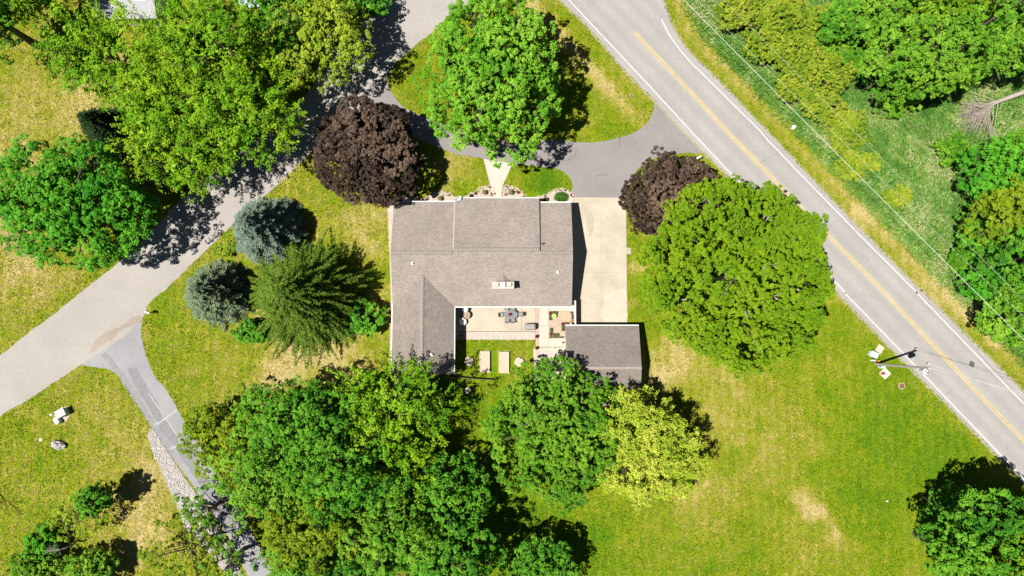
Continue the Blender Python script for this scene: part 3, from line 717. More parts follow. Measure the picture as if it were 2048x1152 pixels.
# openings on the walls that a lower view would meet
GLASS = M('window_glass', (.03, .04, .05), .1, .1, 1, spec=.6)
for x, y, w in ((-12, YF - .5, 1.6), (-8.6, YF - .5, 1.6), (3.0, YF - .5, 1.4), (5.4, YF - .5, 1.2)):
    wf = boxpart('window', (x, y, 1.5), (w, .06, 1.2), WHITE, house); boxpart('pane', (x, y + .02, 1.5), (w - .14, .06, 1.06), GLASS, wf)
boxpart('door', (-1.75, YF - .48, 1.05), (1.0, .08, 2.1), M('front_door', (.16, .03, .02), .5), house)
for yy in (13.4, 9.2): boxpart('garage_door', (XE - .34, yy, 1.1), (.06, 2.9, 2.2), WHITE, house)
pdw = boxpart('patio_door', (-1.2, YB + .5, 1.05), (2.4, .06, 2.1), WHITE, house); boxpart('pane', (-1.2, YB + .48, 1.05), (2.2, .06, 1.9), GLASS, pdw)
# chimney
c = P(1006.5, 570.5, 4.9); CH = boxpart('chimney', (c.x, c.y, 3.7), (2.42, .70, 2.3), M('chimney_stone', (.42, .38, .33), .8, .15, 5, bmp=.3), house)
boxpart('cap', (c.x, c.y, 4.92), (2.56, .86, .14), M('chimney_cap', (.40, .355, .31), .8, .07, 3), CH, bev=.02)
for dx in (-.72, .80):
    boxpart('flue_base', (c.x + dx, c.y + .06, 5.01), (.46, .46, .06), M('flue_mortar', (.13, .12, .11), .9), CH); m = MB(); m.box((c.x + dx, c.y + .06, 5.10), (.38, .38, .14)); m.box((c.x + dx, c.y + .06, 5.20), (.30, .30, .16)); m.build('flue', M('flue_clay', (.46, .43, .38), .8), CH)
m = MB(); seg = [(-.26, 0), (-.22, .16), (-.1, .26), (.08, .28), (.2, .2), (.26, 0)]
vs = [(c.x + .08 + a, c.y - .22, 5.0 + b) for a, b in seg] + [(c.x + .08 + a, c.y + .34, 5.0 + b) for a, b in seg]
m.add(vs, [(i, i + 1, i + 7, i + 6) for i in range(5)] + [tuple(range(6))[::-1], tuple(range(6, 12))]); m.build('rain_cap', M('galvanised', (.55, .60, .66), .3, .06, 3, metal=.7), CH)
m = MB(); zc_ = ZE + (c.y + .35 - YB) * PIT; m.add([(c.x - 1.25, c.y + .34, zc_ + .02), (c.x + 1.25, c.y + .34, zc_ + .02), (c.x, c.y + .34, zc_ + .42), (c.x, c.y + 1.3, zc_ + .95 * PIT + .03)], [(0, 2, 3), (2, 1, 3), (0, 1, 2)]); m.build('cricket', SH_Y, house)
def roof_z(y): return ZE + (y - YB) * PIT
for px, py in ((825, 527), (1116, 544)):
    q = P(px, py, 4.3); z = roof_z(q.y); v = MB(); v.box((q.x, q.y, z + .06), (.30, .30, .10)); v.lathe((q.x, q.y, z + .1), [(.09, 0), (.09, .25), (.05, .27)], 10); v.build('roof_vent', WHITE, house)
q = P(864, 709, 3.4); z = WZR - abs(q.x - WXR) * PIT; v = MB(); v.box((q.x, q.y, z + .05), (.3, .3, .1)); v.lathe((q.x, q.y, z + .1), [(.09, 0), (.09, .22), (.05, .24)], 10); v.build('roof_vent', WHITE, house)
q = P(1085, 488, 4.3); v = MB(); v.lathe((q.x, q.y, ZE + (YF - q.y) * FP - .05), [(.14, 0), (.10, .12), (.09, .5), (.05, .5)], 10); v.build('vent_pipe', DARKM, house)

# shed
shed = thing('shed', 'detached grey-roofed garage at the end of the concrete drive beside the white fence', 'garage', (0, 0, 0))
sa, sb, sr_ = P(1130.5, 651.5, 2.5), P(1282, 651.5, 2.5), P(1200, 736, 4.0)
SX0, SX1, SY0, SYR = sa.x, P(1283.5, 736, 4.0).x, sa.y, sr_.y; SZE = 2.5; SZR = SZE + (SY0 - SYR) * .30; SY1 = SYR - (SY0 - SYR)
rm = MB(); slab(rm, [(SX0, SY0, SZE), (SX0, SYR, SZR), (SX1, SYR, SZR), (SX1, SY0, SZE)]); rs = rm.build('roof_slope', SH_S, shed)
rm = MB(); slab(rm, [(SX0, SYR, SZR), (SX0, SY1, SZE), (SX1, SY1, SZE), (SX1, SYR, SZR)]); rm.build('roof_slope', SH_S, shed)
m = MB(); slab(m, [(SX0, SYR + .14, SZR - .01), (SX0, SYR - .14, SZR - .01), (SX1, SYR - .14, SZR - .01), (SX1, SYR + .14, SZR - .01)], .04)
m.v = [(x, y, z + (.05 if abs(y - SYR) < .01 else .02)) for x, y, z in m.v]; m.build('ridge_cap', CAPM, rs)
gutter(SX0, SY0 + .07, SX1, SY0 + .07, SZE, shed)
m = MB(); m.prism([(SX0 + .3, SY0 - .4), (SX0 + .3, SY1 + .4), (SX1 - .3, SY1 + .4), (SX1 - .3, SY0 - .4)], 0, SZE - .17); m.build('wall', SIDING, shed)
for x in (SX0 + .3, SX1 - .35):
    m = MB(); m.add([(x, SY0 - .4, SZE - .16), (x, SY1 + .4, SZE - .16), (x, SYR, SZR - .2), (x + .05, SY0 - .4, SZE - .16), (x + .05, SY1 + .4, SZE - .16), (x + .05, SYR, SZR - .2)], [(0, 2, 1), (3, 4, 5), (0, 1, 4, 3), (1, 2, 5, 4), (2, 0, 3, 5)]); m.build('gable_wall', SIDING, shed)
rake(SX1 - .05, SY0, SZE - .17, SYR, SZR - .17, shed, .035); rake(SX0 + .05, SY0, SZE - .17, SYR, SZR - .17, shed, .035)
for xx in (SX0 + 2.6, SX1 - 2.6): boxpart('garage_door', (xx, SY0 - .38, 1.05), (2.7, .06, 2.1), WHITE, shed)

# white fence between house and garage
q0, q1 = P(1150.5, 602, 1.8), P(1152, 652, 1.8)
fn = thing('white_fence', 'tall white board fence closing the courtyard beside the concrete drive', 'fence', (q0.x, (q0.y + q1.y) / 2, 0)); FL = q0.y - q1.y
nb = 18
for i in range(nb): boxpart('board', (0, -FL / 2 + FL * (i + .5) / nb, .92), (.05, FL / nb - .015, 1.70), WHITE, fn)
for yy in (-FL / 2, 0, FL / 2): boxpart('post', (-.08, yy, .95), (.12, .12, 1.95), WHITE, fn)
boxpart('cap_rail', (0, 0, 1.80), (.15, FL + .1, .06), WHITE, fn)
boxpart('return_panel', (-.35, FL / 2 + .02, .92), (.75, .05, 1.75), WHITE, fn)

# picket fence south of the raised beds
a, b = P(897, 753), P(988, 759.5); L = (b - a).length; ang = math.atan2(b.y - a.y, b.x - a.x)
pf = thing('picket_fence', 'low dark-railed picket fence below the two raised garden beds', 'fence', a, ang)
pkm = MB(); pkm.box((0, 0, .47), (.055, .035, .9)); pkm.add([(-.0275, -.0175, .92), (.0275, -.0175, .92), (.0275, .0175, .92), (-.0275, .0175, .92), (0, 0, 1.0)], [(0, 1, 4), (1, 2, 4), (2, 3, 4), (3, 0, 4)])
WOOD = M('weathered_white', (.62, .57, .50), .8, .2, 6); pk = pkm.build('picket', WOOD, pf); n = 40
for i in range(n):
    o = pk if i == 0 else pk.copy()
    if i: COL.objects.link(o); o.parent = pf
    o.location = (L * (i + .5) / n, -.03, 0)
for zz in (.25, .75): boxpart('rail', (L / 2, .02, zz), (L, .05, .09), M('dark_rail', (.06, .05, .045), .8), pf)
for xx in (0, L / 2, L): boxpart('post', (xx, .06, .55), (.10, .10, 1.1), M('dark_rail', (.06, .05, .045), .8), pf)

# ------------------------------------------------------------------ courtyard things
def planter(px0, py0, px1, py1, label):
    a, b = P(px0, py0, .4), P(px1, py1, .4); w, d = b.x - a.x, a.y - b.y
    t = thing('raised_bed', label, 'garden bed', ((a.x + b.x) / 2, (a.y + b.y) / 2, 0), 0, 'raised beds in the courtyard lawn')
    BW = M('bed_timber', (.44, .36, .26), .85, .14, 3)
    for c_, s_ in (((0, d / 2 - .04, .21), (w, .08, .42)), ((0, -d / 2 + .04, .21), (w, .08, .42)), ((w / 2 - .04, 0, .21), (.08, d - .17, .42)), ((-w / 2 + .04, 0, .21), (.08, d - .17, .42))):
        boxpart('board', c_, s_, BW, t)
    m = MB(); m.box((0, 0, .19), (w - .17, d - .17, .36)); m.build('soil', M('pale_soil', (.40, .32, .245), .95, .10, 4, bmp=.5, fine=.10), t)
    m = MB()
    m.sheet(spline([(-w / 2 - .11, -d / 2 - .11), (w / 2 + .11, -d / 2 - .11), (w / 2 + .11, d / 2 + .11), (-w / 2 - .11, d / 2 + .11)], True, .2, .03, 3, (0, 1, 2, 3)), .012); m.build('gravel_margin', M('bed_margin', (.27, .25, .13), .95, .25, 6, fine=.3), t)
planter(960, 702.5, 979.5, 744, 'left of the two rectangular raised beds filled with pale soil')
planter(998.5, 703.5, 1018, 745.5, 'right of the two rectangular raised beds filled with pale soil')
def quatrefoil(px, py, label):
    q = P(px, py, .35); t = thing('quatrefoil_planter', label, 'planter', (q.x, q.y, 0), .3); R = .58
    pts = [((R * (.80 + .20 * abs(math.cos(2 * a)) ** .6)) * math.cos(a), (R * (.80 + .20 * abs(math.cos(2 * a)) ** .6)) * math.sin(a)) for a in [2 * math.pi * i / 40 for i in range(40)]]
    m = MB(); m.prism(pts, 0, .36); m.build('rim', M('planter_stone', (.46, .38, .28), .85, .12, 4), t)
    m = MB(); m.prism([(x * .88, y * .88) for x, y in pts], .3, .375); m.build('soil', M('pale_soil', (.40, .32, .245)), t)
quatrefoil(937.5, 722.5, 'clover-shaped planter left of the raised beds, near the house wing')
quatrefoil(1038, 724, 'clover-shaped planter right of the raised beds, near the pebble court')

GREYM = M('grey_metal', (.13, .13, .135), .45, .15, 5, metal=.3); MESHF = M('grey_sling', (.19, .185, .18), .7, .2, 8)
q = P(1021.5, 629.3, .72)
tb = thing('patio_table', 'oval grey glass patio table in the middle of the courtyard patio', 'table', (q.x, q.y, 0))
m = MB(); m.lathe((0, 0, .70), [(1.0, 0), (1.02, .02), (1.0, .035)], 36, .84, .53); m.build('table_top', M('table_glass', (.16, .165, .17), .25, .1, 2, spec=.5), tb)
m = MB(); m.tube([(.86 * math.cos(a), .54 * math.sin(a), .71) for a in [2 * math.pi * i / 32 for i in range(33)]], .025, 6, False); m.build('rim', GREYM, tb)
for sx in (-1, 1):
    for sy in (-1, 1):
        m = MB(); m.tube([(sx * .55, sy * .33, 0), (sx * .48, sy * .28, .4), (sx * .55, sy * .33, .70)], .025, 6); m.build('leg', GREYM, tb)
def chair_proto():
    t = thing('patio_chair', '', 'chair', (0, 0, 0), 0, 'chairs around the patio table')
    m = MB(); m.box((0, 0, .43), (.48, .46, .035)); m.build('seat', MESHF, t)
    m = MB(); m.tube([(-.25, -.20, .42), (-.26, -.30, .66), (-.24, -.34, .88), (-.12, -.40, .96), (.12, -.40, .96), (.24, -.34, .88), (.26, -.30, .66), (.25, -.20, .42)], .022, 6); m.build('back_frame', GREYM, t)
    m = MB(); m.add([(-.22, -.22, .46), (.22, -.22, .46), (.21, -.34, .86), (-.21, -.34, .86), (-.22, -.24, .46), (.22, -.24, .46), (.21, -.36, .86), (-.21, -.36, .86)], [(0, 1, 2, 3), (7, 6, 5, 4), (0, 4, 5, 1), (2, 6, 7, 3)]); m.build('backrest', MESHF, t)
    for sx in (-1, 1):
        m = MB(); m.tube([(sx * .25, .20, 0), (sx * .25, .20, .62), (sx * .27, -.05, .66), (sx * .26, -.29, .66)], .018, 6); m.build('arm', GREYM, t)
        m = MB(); m.tube([(sx * .25, -.26, 0), (sx * .25, -.20, .43)], .018, 6); m.build('leg', GREYM, t)
    return t
cp = chair_proto()
for i, (px, py, rz, lab) in enumerate(((1013, 617.5, math.pi, 'grey sling chair on the house side of the patio table, left of the pair'), (1026, 617.5, math.pi, 'grey sling chair on the house side of the patio table, right of the pair'),
        (1014, 640, 0, 'grey sling chair on the lawn side of the patio table, left of the pair'), (1025.5, 640, 0, 'grey sling chair on the lawn side of the patio table, right of the pair'),
        (1003, 629.5, -math.pi / 2, 'grey armchair at the left end of the oval patio table'), (1040, 629, math.pi / 2, 'grey armchair at the right end of the oval patio table'))):
    o = cp if i == 0 else copy_tree(cp); p = P(px, py, .45); o.location = (p.x, p.y, .055); o.rotation_euler.z = rz; o['label'] = lab
def leafball(name, loc, r, hz, cols, label, cat, n=160, seed=1, leaf=.09, pot=None, pot_r=.2, pot_h=.3, group=None, stem=False):
    t = thing(name, label, cat, loc, 0, group); rg = np.random.default_rng(seed)
    zb = pot_h if pot else 0
    if pot: m = MB(); m.lathe((0, 0, 0), [(pot_r * .7, 0), (pot_r * .95, pot_h * .8), (pot_r * 1.05, pot_h), (pot_r * .9, pot_h), (pot_r * .85, pot_h * .9)], 14); m.build('pot', pot, t)
    d = unit(rg.normal(size=(n, 3)) + np.array([0, 0, .5])); pos = d * rg.uniform(.55, 1, (n, 1)) * np.array([r, r, hz]) + np.array([0, 0, zb + hz * .35])
    w = rg.uniform(0, 1, (n, 1)); C = np.array(cols[0]) + (np.array(cols[1]) - np.array(cols[0])) * w
    s = leaf * rg.uniform(.7, 1.3, n)
    quads_mesh('leaves', leaf_quads(pos, d + rg.normal(0, .4, (n, 3)) + np.array([0, 0, .4]), s, s * .7, rg, fold=.1), C, LEAF, t)
    m = MB()
    for i in range(5): e = d[i] * np.array([r, r, hz]) * .8; m.tube([(0, 0, 0 if not pot else pot_h * .8), (e[0], e[1], zb + hz * .35 + e[2])], .012, 4, False)
    m.build('stems', BARK, t)
    return t
RED = ((.10, .008, .012), (.30, .03, .05)); GRN = ((.03, .08, .01), (.09, .17, .02))
TERR = M('terracotta', (.30, .13, .07), .8, .15, 4); STONEP = M('stone_urn', (.30, .26, .19), .85, .2, 6); SHADOWP = M('shadow_black', (.02, .02, .02), .6)
p = P(1019.5, 629, .9); leafball('flower_vase', (p.x, p.y, .735), .22, .22, RED, 'red flowers in a small pot standing on the patio table', 'flowers', 120, 3, .1, TERR, .12, .2)
def round_chair(px, py, rz, label):
    q = P(px, py, .6); t = thing('lounge_chair', label, 'chair', (q.x, q.y, .055), rz, 'white cushioned chairs in the courtyard corner'); CUS = M('white_cushion', (.78, .77, .76), .8, .04, 3)
    m = MB(); m.lathe((0, 0, .34), [(.30, 0), (.40, .05), (.42, .12), (.36, .18), (.15, .20)], 18); m.build('seat_cushion', CUS, t, True)
    m = MB()
    n = 9
    for i in range(n):
        a0 = math.radians(200 + 140 * i / (n - 1)); m.rock((.38 * math.cos(a0), .38 * math.sin(a0), .66), (.14, .14, .26), i, 2)
    m.build('back_cushion', CUS, t, True)
    for k in range(4):
        a = math.pi / 4 + k * math.pi / 2; m = MB(); m.tube([(.30 * math.cos(a), .30 * math.sin(a), 0), (.26 * math.cos(a), .26 * math.sin(a), .36)], .02, 6); m.build('leg', GREYM, t)
round_chair(928.5, 618, 1.9, 'white cushioned round chair tucked beside the eave in the courtyard corner'); round_chair(926.5, 643.5, -1.9, 'white cushioned round chair below the small round table')
q = P(933, 630, .6); t = thing('round_table', 'small round brown mosaic table between the two white chairs', 'table', (q.x, q.y, .055))
m = MB(); m.lathe((0, 0, .56), [(.46, 0), (.48, .02), (.46, .04)], 28); m.build('table_top', M('mosaic', (.24, .17, .12), .6, .45, 9), t)
m = MB(); m.tube([(.47 * math.cos(a), .47 * math.sin(a), .58) for a in [2 * math.pi * i / 28 for i in range(29)]], .02, 5, False); m.build('rim', DARKM, t)
m = MB(); m.lathe((0, 0, 0), [(.25, 0), (.24, .03), (.04, .06), (.035, .55), (.1, .56)], 14); m.build('pedestal', DARKM, t)
q = P(1060, 653.5, 1.0); t = thing('covered_grill', 'barbecue grill under a grey cover at the patio corner', 'grill', (q.x, q.y, .055))
bm_ = MB(); prof = [(.72, .40, 0), (.74, .41, .5), (.70, .38, .9), (.55, .30, 1.06)]
vs = []
for a_, b_, z_ in prof:
    for k in range(20):
        an = 2 * math.pi * k / 20; ex = .35
        vs.append((a_ * math.copysign(abs(math.cos(an)) ** ex, math.cos(an)), b_ * math.copysign(abs(math.sin(an)) ** ex, math.sin(an)), z_ + rnd.gauss(0, .012)))
fs = [(i * 20 + k, i * 20 + (k + 1) % 20, (i + 1) * 20 + (k + 1) % 20, (i + 1) * 20 + k) for i in range(3) for k in range(20)] + [tuple(60 + k for k in range(20))]
bm_.add(vs, fs); bm_.build('cover', M('grill_cover', (.25, .225, .215), .8, .10, 3, bmp=.4), t)
m = MB(); m.tube([(-.5, .1, 1.07), (.0, .14, 1.09), (.5, .05, 1.07)], .015, 5); m.build('drawstring', DARKM, t)
for px, py, lab in ((1073.6, 673, 'dark red flower pot at the end of the gravel strip'), (1073.2, 696, 'dark red flower pot at the corner of the pebble court')):
    q = P(px, py, .4); leafball('flower_pot', (q.x, q.y, .03), .22, .2, ((.05, .006, .008), (.14, .012, .02)), lab, 'flower pot', 110, int(px + py), .1, TERR, .18, .28)
q = P(923.6, 671, .4); leafball('potted_plant', (q.x, q.y, .02), .28, .35, ((.06, .10, .01), (.18, .22, .02)), 'yellow-green leafy plant on the gravel against the house wing', 'plant', 130, 5, .16, STONEP, .15, .25)
def hedge(px0, py0, px1, py1, label, col=((.055, .075, .02), (.13, .14, .055))):
    a, b = P(px0, py0, .25), P(px1, py1, .25); w, d = b.x - a.x, a.y - b.y; t = thing('low_hedge', label, 'hedge', ((a.x + b.x) / 2, (a.y + b.y) / 2, .02), 0, 'clipped hedges of the herb court')
    rg = np.random.default_rng(int(px0 * 7 + py0)); n = int(500 * w * d + 60)
    pos = np.stack([rg.uniform(-w / 2, w / 2, n), rg.uniform(-d / 2, d / 2, n), rg.uniform(.08, .34, n)], 1)
    C = np.array(col[0]) + (np.array(col[1]) - np.array(col[0])) * rg.uniform(0, 1, (n, 1))
    quads_mesh('leaves', leaf_quads(pos, rg.normal(0, .6, (n, 3)) + np.array([0, 0, .8]), .11, .08, rg, fold=.1), C, LEAF, t)
    m = MB(); m.box((0, 0, .12), (w * .85, d * .85, .24)); m.build('twigs', BARK, t)
hedge(1104, 623, 1115, 628, 'short clipped hedge running right from the top-left red flowers of the herb court'); hedge(1098.3, 629, 1103.5, 640, 'short clipped hedge running down from the top-left red flowers of the herb court')
hedge(1143, 629, 1147.5, 638, 'short clipped hedge along the inside of the white fence'); hedge(1128.6, 645, 1137.6, 650, 'short clipped hedge running right from the middle red flowers of the herb court')
hedge(1123.4, 651, 1129, 662, 'short clipped hedge beside the garage roof corner'); hedge(1099.5, 656, 1104.6, 666.6, 'short clipped hedge above the bottom-left red flowers of the herb court'); hedge(1104.5, 667, 1118, 672, 'short clipped hedge running right from the bottom-left red flowers of the herb court')
hedge(1098.5, 673, 1128, 676, 'thin yellow-green ground cover row at the bottom of the herb court', ((.11, .12, .03), (.24, .22, .08)))
for px, py, lab in ((1100.5, 625.7, 'red flowers at the top-left corner of the herb court'), (1143.8, 625.7, 'red flowers against the white fence in the herb court'), (1125.5, 648, 'red and pink flowers in the middle of the herb court'), (1102, 669.5, 'red flowers at the bottom-left corner of the herb court')):
    q = P(px, py, .3); leafball('red_flowers', (q.x, q.y, .02), .24, .3, RED, lab, 'flowers', 110, int(px), .09)
q = P(1108, 632.3, .45); t = thing('glazed_bowl', 'lime green glazed bowl in the corner of the herb court', 'bowl', (q.x, q.y, .02))
m = MB(); m.lathe((0, 0, 0), [(.14, 0), (.13, .2), (.29, .42), (.31, .46), (.27, .46), (.12, .36)], 20); m.build('bowl', M('lime_glaze', (.32, .46, .12), .3, .12, 4, spec=.5), t)
m = MB(); m.lathe((0, 0, .36), [(.2, 0), (.19, .03)], 16); m.build('soil', M('lime_moss', (.30, .42, .13), .9), t)
q = P(1144.5, 642, .3); leafball('dried_plant', (q.x, q.y, .02), .3, .2, ((.28, .15, .05), (.42, .26, .11)), 'tan dried plant beside the white fence', 'plant', 60, 8, .18)
q = P(1127, 685, .2); t = thing('doormat', 'small dark brown boot scraper beside the garage wall', 'doormat', (q.x, q.y, .06)); boxpart('mat', (0, 0, .02), (.32, .2, .04), M('mat_brown', (.05, .03, .02), .9), t); boxpart('bar', (0, 0, .07), (.3, .03, .05), DARKM, t)
q = P(937, 780); t = thing('bird_bath', 'pale stone bird bath on the grass below the picket fence', 'bird bath', (q.x, q.y, 0))
m = MB(); m.lathe((0, 0, 0), [(.20, 0), (.18, .08), (.08, .14), (.07, .55), (.12, .65)], 16); m.build('pedestal', M('bath_stone', (.5, .47, .36), .8, .2, 5), t)
m = MB(); m.lathe((0, 0, .65), [(.1, 0), (.34, .1), (.37, .15), (.33, .14), (.1, .06)], 22); m.build('basin', M('bath_stone', (.5, .47, .36)), t)
m = MB(); m.rock((.08, .06, .78), (.09, .05, .1), 3, 2); m.build('ornament', M('ornament_brown', (.10, .05, .03), .7), t)

# ------------------------------------------------------------------ front beds
EDGE = M('edging_stone', (.42, .33, .25), .9, .25, 5)
def bed(pp, label, tail):
    pts = smooth_open(G(*pp), .25, .02, 3); o = struct('flower_bed', pts + G(*tail), .014, GRAV)
    m = MB()
    for i, (x, y) in enumerate(pts):
        for kx in range(2): m.rock((x + rnd.gauss(0, .07), y + rnd.gauss(0, .07), .05), (rnd.uniform(.09, .16), rnd.uniform(.07, .12), .09), i * 2 + kx, 1, rnd.uniform(0, 6))
    tag(m.build('edging_stones', EDGE, o), kind='stuff')
bed(((776, 427), (777, 412), (782, 400), (793, 391), (806, 393), (819, 394), (843, 399), (853, 395), (863, 386), (882, 383), (900, 388), (912, 398)), '', ((912, 412), (790, 430)))
bed(((926, 398), (931, 393), (951, 383), (960, 375), (971, 371.5), (981, 372), (985.5, 380), (986, 394)), '', ((985, 408), (926, 408)))
bed(((1003.5, 394), (1003.5, 381), (1008, 373), (1018, 370.5), (1033, 376), (1043, 384), (1052, 394)), '', ((1052, 408), (1003.5, 408)))
bed(((1073, 395), (1092, 389), (1106, 382), (1116, 377.5), (1131, 377.5), (1140.5, 384), (1147, 392), (1147.5, 402)), '', ((1147, 416), (1073, 408)))
struct('side_gravel', spline(G((776, 425), (787, 425), (787, 590), (786, 745), (779, 745), (781, 590)), True, .5, .05, 4), .013, GRAV)
st = MB(); q = P(781, 420.5); st.box((q.x, q.y, .05), (.75, .38, .09)); tag(st.build('splash_block', CONCW), 'white concrete splash block at the top-left corner of the house', 'splash block')
for px, py, lab in ((799, 396, 'stone urn with tan plant, leftmost in the front beds'), (879.5, 396.5, 'stone urn with tan plant in front of the left roof section'), (968.5, 384, 'stone urn just left of the front walk'), (1021.5, 384.5, 'stone urn just right of the front walk'), (1091, 398.5, 'stone urn beside the big ornamental grass clump')):
    q = P(px, py, .5); leafball('plant_urn', (q.x, q.y, .015), .24, .2, ((.12, .11, .03), (.34, .28, .12)), lab, 'urn', 80, int(px), .13, M('urn_dark', (.12, .10, .07), .8, .2, 6), .30, .45)
for px, py, lab in ((951, 386.5, 'small dark red shrub left of the front walk'), (1037, 384.5, 'small dark red shrub right of the front walk')):
    q = P(px, py, .2); leafball('red_shrub', (q.x, q.y, .01), .24, .24, ((.09, .02, .03), (.24, .05, .08)), lab, 'shrub', 110, int(px), .1)
for i, (px, py, lab) in enumerate(((863, 390.5, 'small solar path light at the left curve of the front bed'), (897, 390.5, 'small solar path light near the roof corner with the dish'), (978.5, 375, 'small solar path light at the left corner of the front walk'), (1012.5, 373.5, 'small solar path light at the right corner of the front walk'), (1046, 393, 'small solar path light at the eave right of the red shrub'), (1089.5, 392, 'small solar path light above the rightmost urn'), (1130, 381, 'small solar path light above the ornamental grass'))):
    q = P(px, py, .25); t = thing('path_light', lab, 'light', (q.x, q.y, 0), 0, 'path lights in the front beds')
    m = MB(); m.lathe((0, 0, 0), [(.02, 0), (.02, .3)], 6); m.build('stake', DARKM, t); m = MB(); m.lathe((0, 0, .3), [(.07, 0), (.07, .06), (.11, .07), (.03, .11)], 10); m.build('head', M('light_cap', (.07, .05, .04), .5), t)
for px, py, lab in ((982, 388, 'small post lantern left of the front walk by the eave'), (1010.5, 388, 'small post lantern right of the front walk by the eave')):
    q = P(px, py, .5); t = thing('post_lantern', lab, 'lantern', (q.x, q.y, 0), 0, 'lanterns flanking the front walk')
    boxpart('base', (0, 0, .1), (.34, .3, .2), M('lantern_brick', (.30, .13, .10), .8, .2, 5), t); m = MB(); m.tube([(.1, 0, .1), (.1, 0, .85)], .025, 6); m.build('post', DARKM, t); boxpart('lamp_head', (.1, 0, .9), (.16, .16, .2), DARKM, t)
q = P(942, 392, .3); leafball('shadow_plant', (q.x, q.y, .01), .26, .16, ((.008, .01, .008), (.03, .035, .02)), 'dark low plant added for a shadow at the eave left of the red shrub', 'plant', 90, 4, .1, SHADOWP, .25, .2)  # dark potted plant stands in for a shadow beside the eave
q = P(1122, 394, .4); rg = np.random.default_rng(5); t = thing('ornamental_grass', 'large round green ornamental grass clump in the right front bed', 'grass clump', (q.x, q.y, 0)); n = 900
a = rg.uniform(0, 6.283, n); rad = rg.uniform(.05, 1, n) ** .7; ax = np.stack([np.cos(a), np.sin(a), .75 - .9 * rad], 1)
pos = np.stack([np.cos(a) * rad * .80, np.sin(a) * rad * .62, .25 + .45 * (1 - rad ** 2)], 1)
C = np.array((.02, .075, .008)) + np.array((.06, .12, .012)) * rg.uniform(0, 1, (n, 1))
quads_mesh('blades', leaf_quads(pos, np.stack([-np.cos(a) * .2, -np.sin(a) * .2, np.ones(n)], 1) + rg.normal(0, .35, (n, 3)), .42, .05, rg, axis=ax), C, LEAF, t)
m = MB(); m.rock((0, 0, .1), (.45, .4, .2), 2, 2); m.build('crown_base', M('grass_base', (.03, .05, .01), .9), t)
# dish on the eave
q = P(917, 398, 3.0); t = thing('satellite_dish', 'pale blue-grey satellite dish mounted on the front eave', 'satellite dish', (q.x, q.y, ZMF))
DISH = M('dish_grey', (.50, .56, .62), .5, .05, 3)
m = MB(); n = 20; rings = [(0, 0), (.15, .012), (.28, .05), (.36, .09)]
Rm = Matrix.Rotation(.8, 4, 'Z') @ Matrix.Rotation(.75, 4, 'X'); vs = []
for r_, z_ in rings:
    for k in range(n): vs.append(Rm @ Vector((r_ * 1.1 * math.cos(2 * math.pi * k / n), r_ * .9 * math.sin(2 * math.pi * k / n), z_)) + Vector((0, .05, .45)))
m.add(vs, [(i * n + k, i * n + (k + 1) % n, (i + 1) * n + (k + 1) % n, (i + 1) * n + k) for i in range(3) for k in range(n)]); d = m.build('dish', DISH, t)
sm = d.modifiers.new('solid', 'SOLIDIFY'); sm.thickness = .02
m = MB(); m.tube([(0, -.1, .0), (0, -.1, .35), (0, .04, .44)], .03, 8); m.build('mast', DISH, t)
m = MB(); m.tube([(0, .05, .42), (-.18, -.28, .52), (-.25, -.36, .72)], .02, 6); m.box((-.25, -.36, .75), (.09, .09, .12)); m.build('feed_arm', DISH, t)

# ------------------------------------------------------------------ roadside things
def mailbox(px, py, rz, label, zz=1.1):
    q = P(px, py, zz); t = thing('mailbox', label, 'mailbox', (q.x, q.y, 0), rz)
    m = MB(); m.box((0, 0, .5), (.10, .10, 1.0)); m.build('post', M('post_wood', (.28, .22, .15), .85), t)
    m = MB(); seg = [(-.11, 0), (-.11, .12), (-.08, .19), (0, .23), (.08, .19), (.11, .12), (.11, 0)]; vs = [(-.32, a, 1.0 + b) for a, b in seg] + [(.32, a, 1.0 + b) for a, b in seg]
    m.add(vs, [(i, i + 1, i + 8, i + 7) for i in range(6)] + [(6, 0, 7, 13), tuple(range(7))[::-1], tuple(range(7, 14))]); bx_ = m.build('box', WHITE, t)
    boxpart('flag', (.05, .125, 1.2), (.12, .012, .08), M('flag_red', (.4, .02, .02), .5), t)
mailbox(294.5, 625, -.35, 'white mailbox beside the farm drive entrance'); mailbox(1398, 315, .5, 'white mailbox at the road end of the house drive')

# utility pole
q = P(1750.5, 728); POLE = M('pole_wood', (.34, .30, .26), .85, .2, 5)
up_ = thing('utility_pole', 'tall wooden utility pole with transformer standing beside the road', 'utility pole', (q.x, q.y, 0))
m = MB(); m.tube([(0, 0, -.1), (0, 0, 5), (0, 0, 11.0)], [.17, .15, .12], 12); m.build('pole', POLE, up_)
m = MB(); m.lathe((.0, -.42, 9.3), [(.26, 0), (.29, .05), (.29, .95), (.25, 1.02), (.12, 1.06)], 18); m.build('transformer', M('transformer_grey', (.50, .52, .54), .5, .06, 3), up_)
m = MB(); m.box((.0, -.2, 9.9), (.1, .3, .5)); m.build('bracket', DARKM, up_)
for dx, dy in ((.12, -.5), (-.12, -.4)):
    m = MB(); m.lathe((dx, dy, 10.36), [(.05, 0), (.03, .06), (.05, .1), (.03, .16), (.05, .2), (.02, .28)], 8); m.build('bushing', DARKM, up_)
m = MB(); m.box((.05, .15, 10.3), (.7, .08, .1), .9); m.build('crossarm', POLE, up_)
for dx, dy in ((.28, .45), (-.18, -.12), (.0, 0)):
    m = MB(); m.lathe((dx, dy, 10.35 if dx else 11.0), [(.04, 0), (.07, .05), (.04, .1), (.07, .16), (.03, .24)], 8); m.build('insulator', M('porcelain', (.6, .6, .58), .3), up_)
m = MB(); m.tube([(.2, .3, 10.2), (.45, .55, 10.0), (.5, .6, 9.6)], .035, 6); m.build('cutout', DARKM, up_)
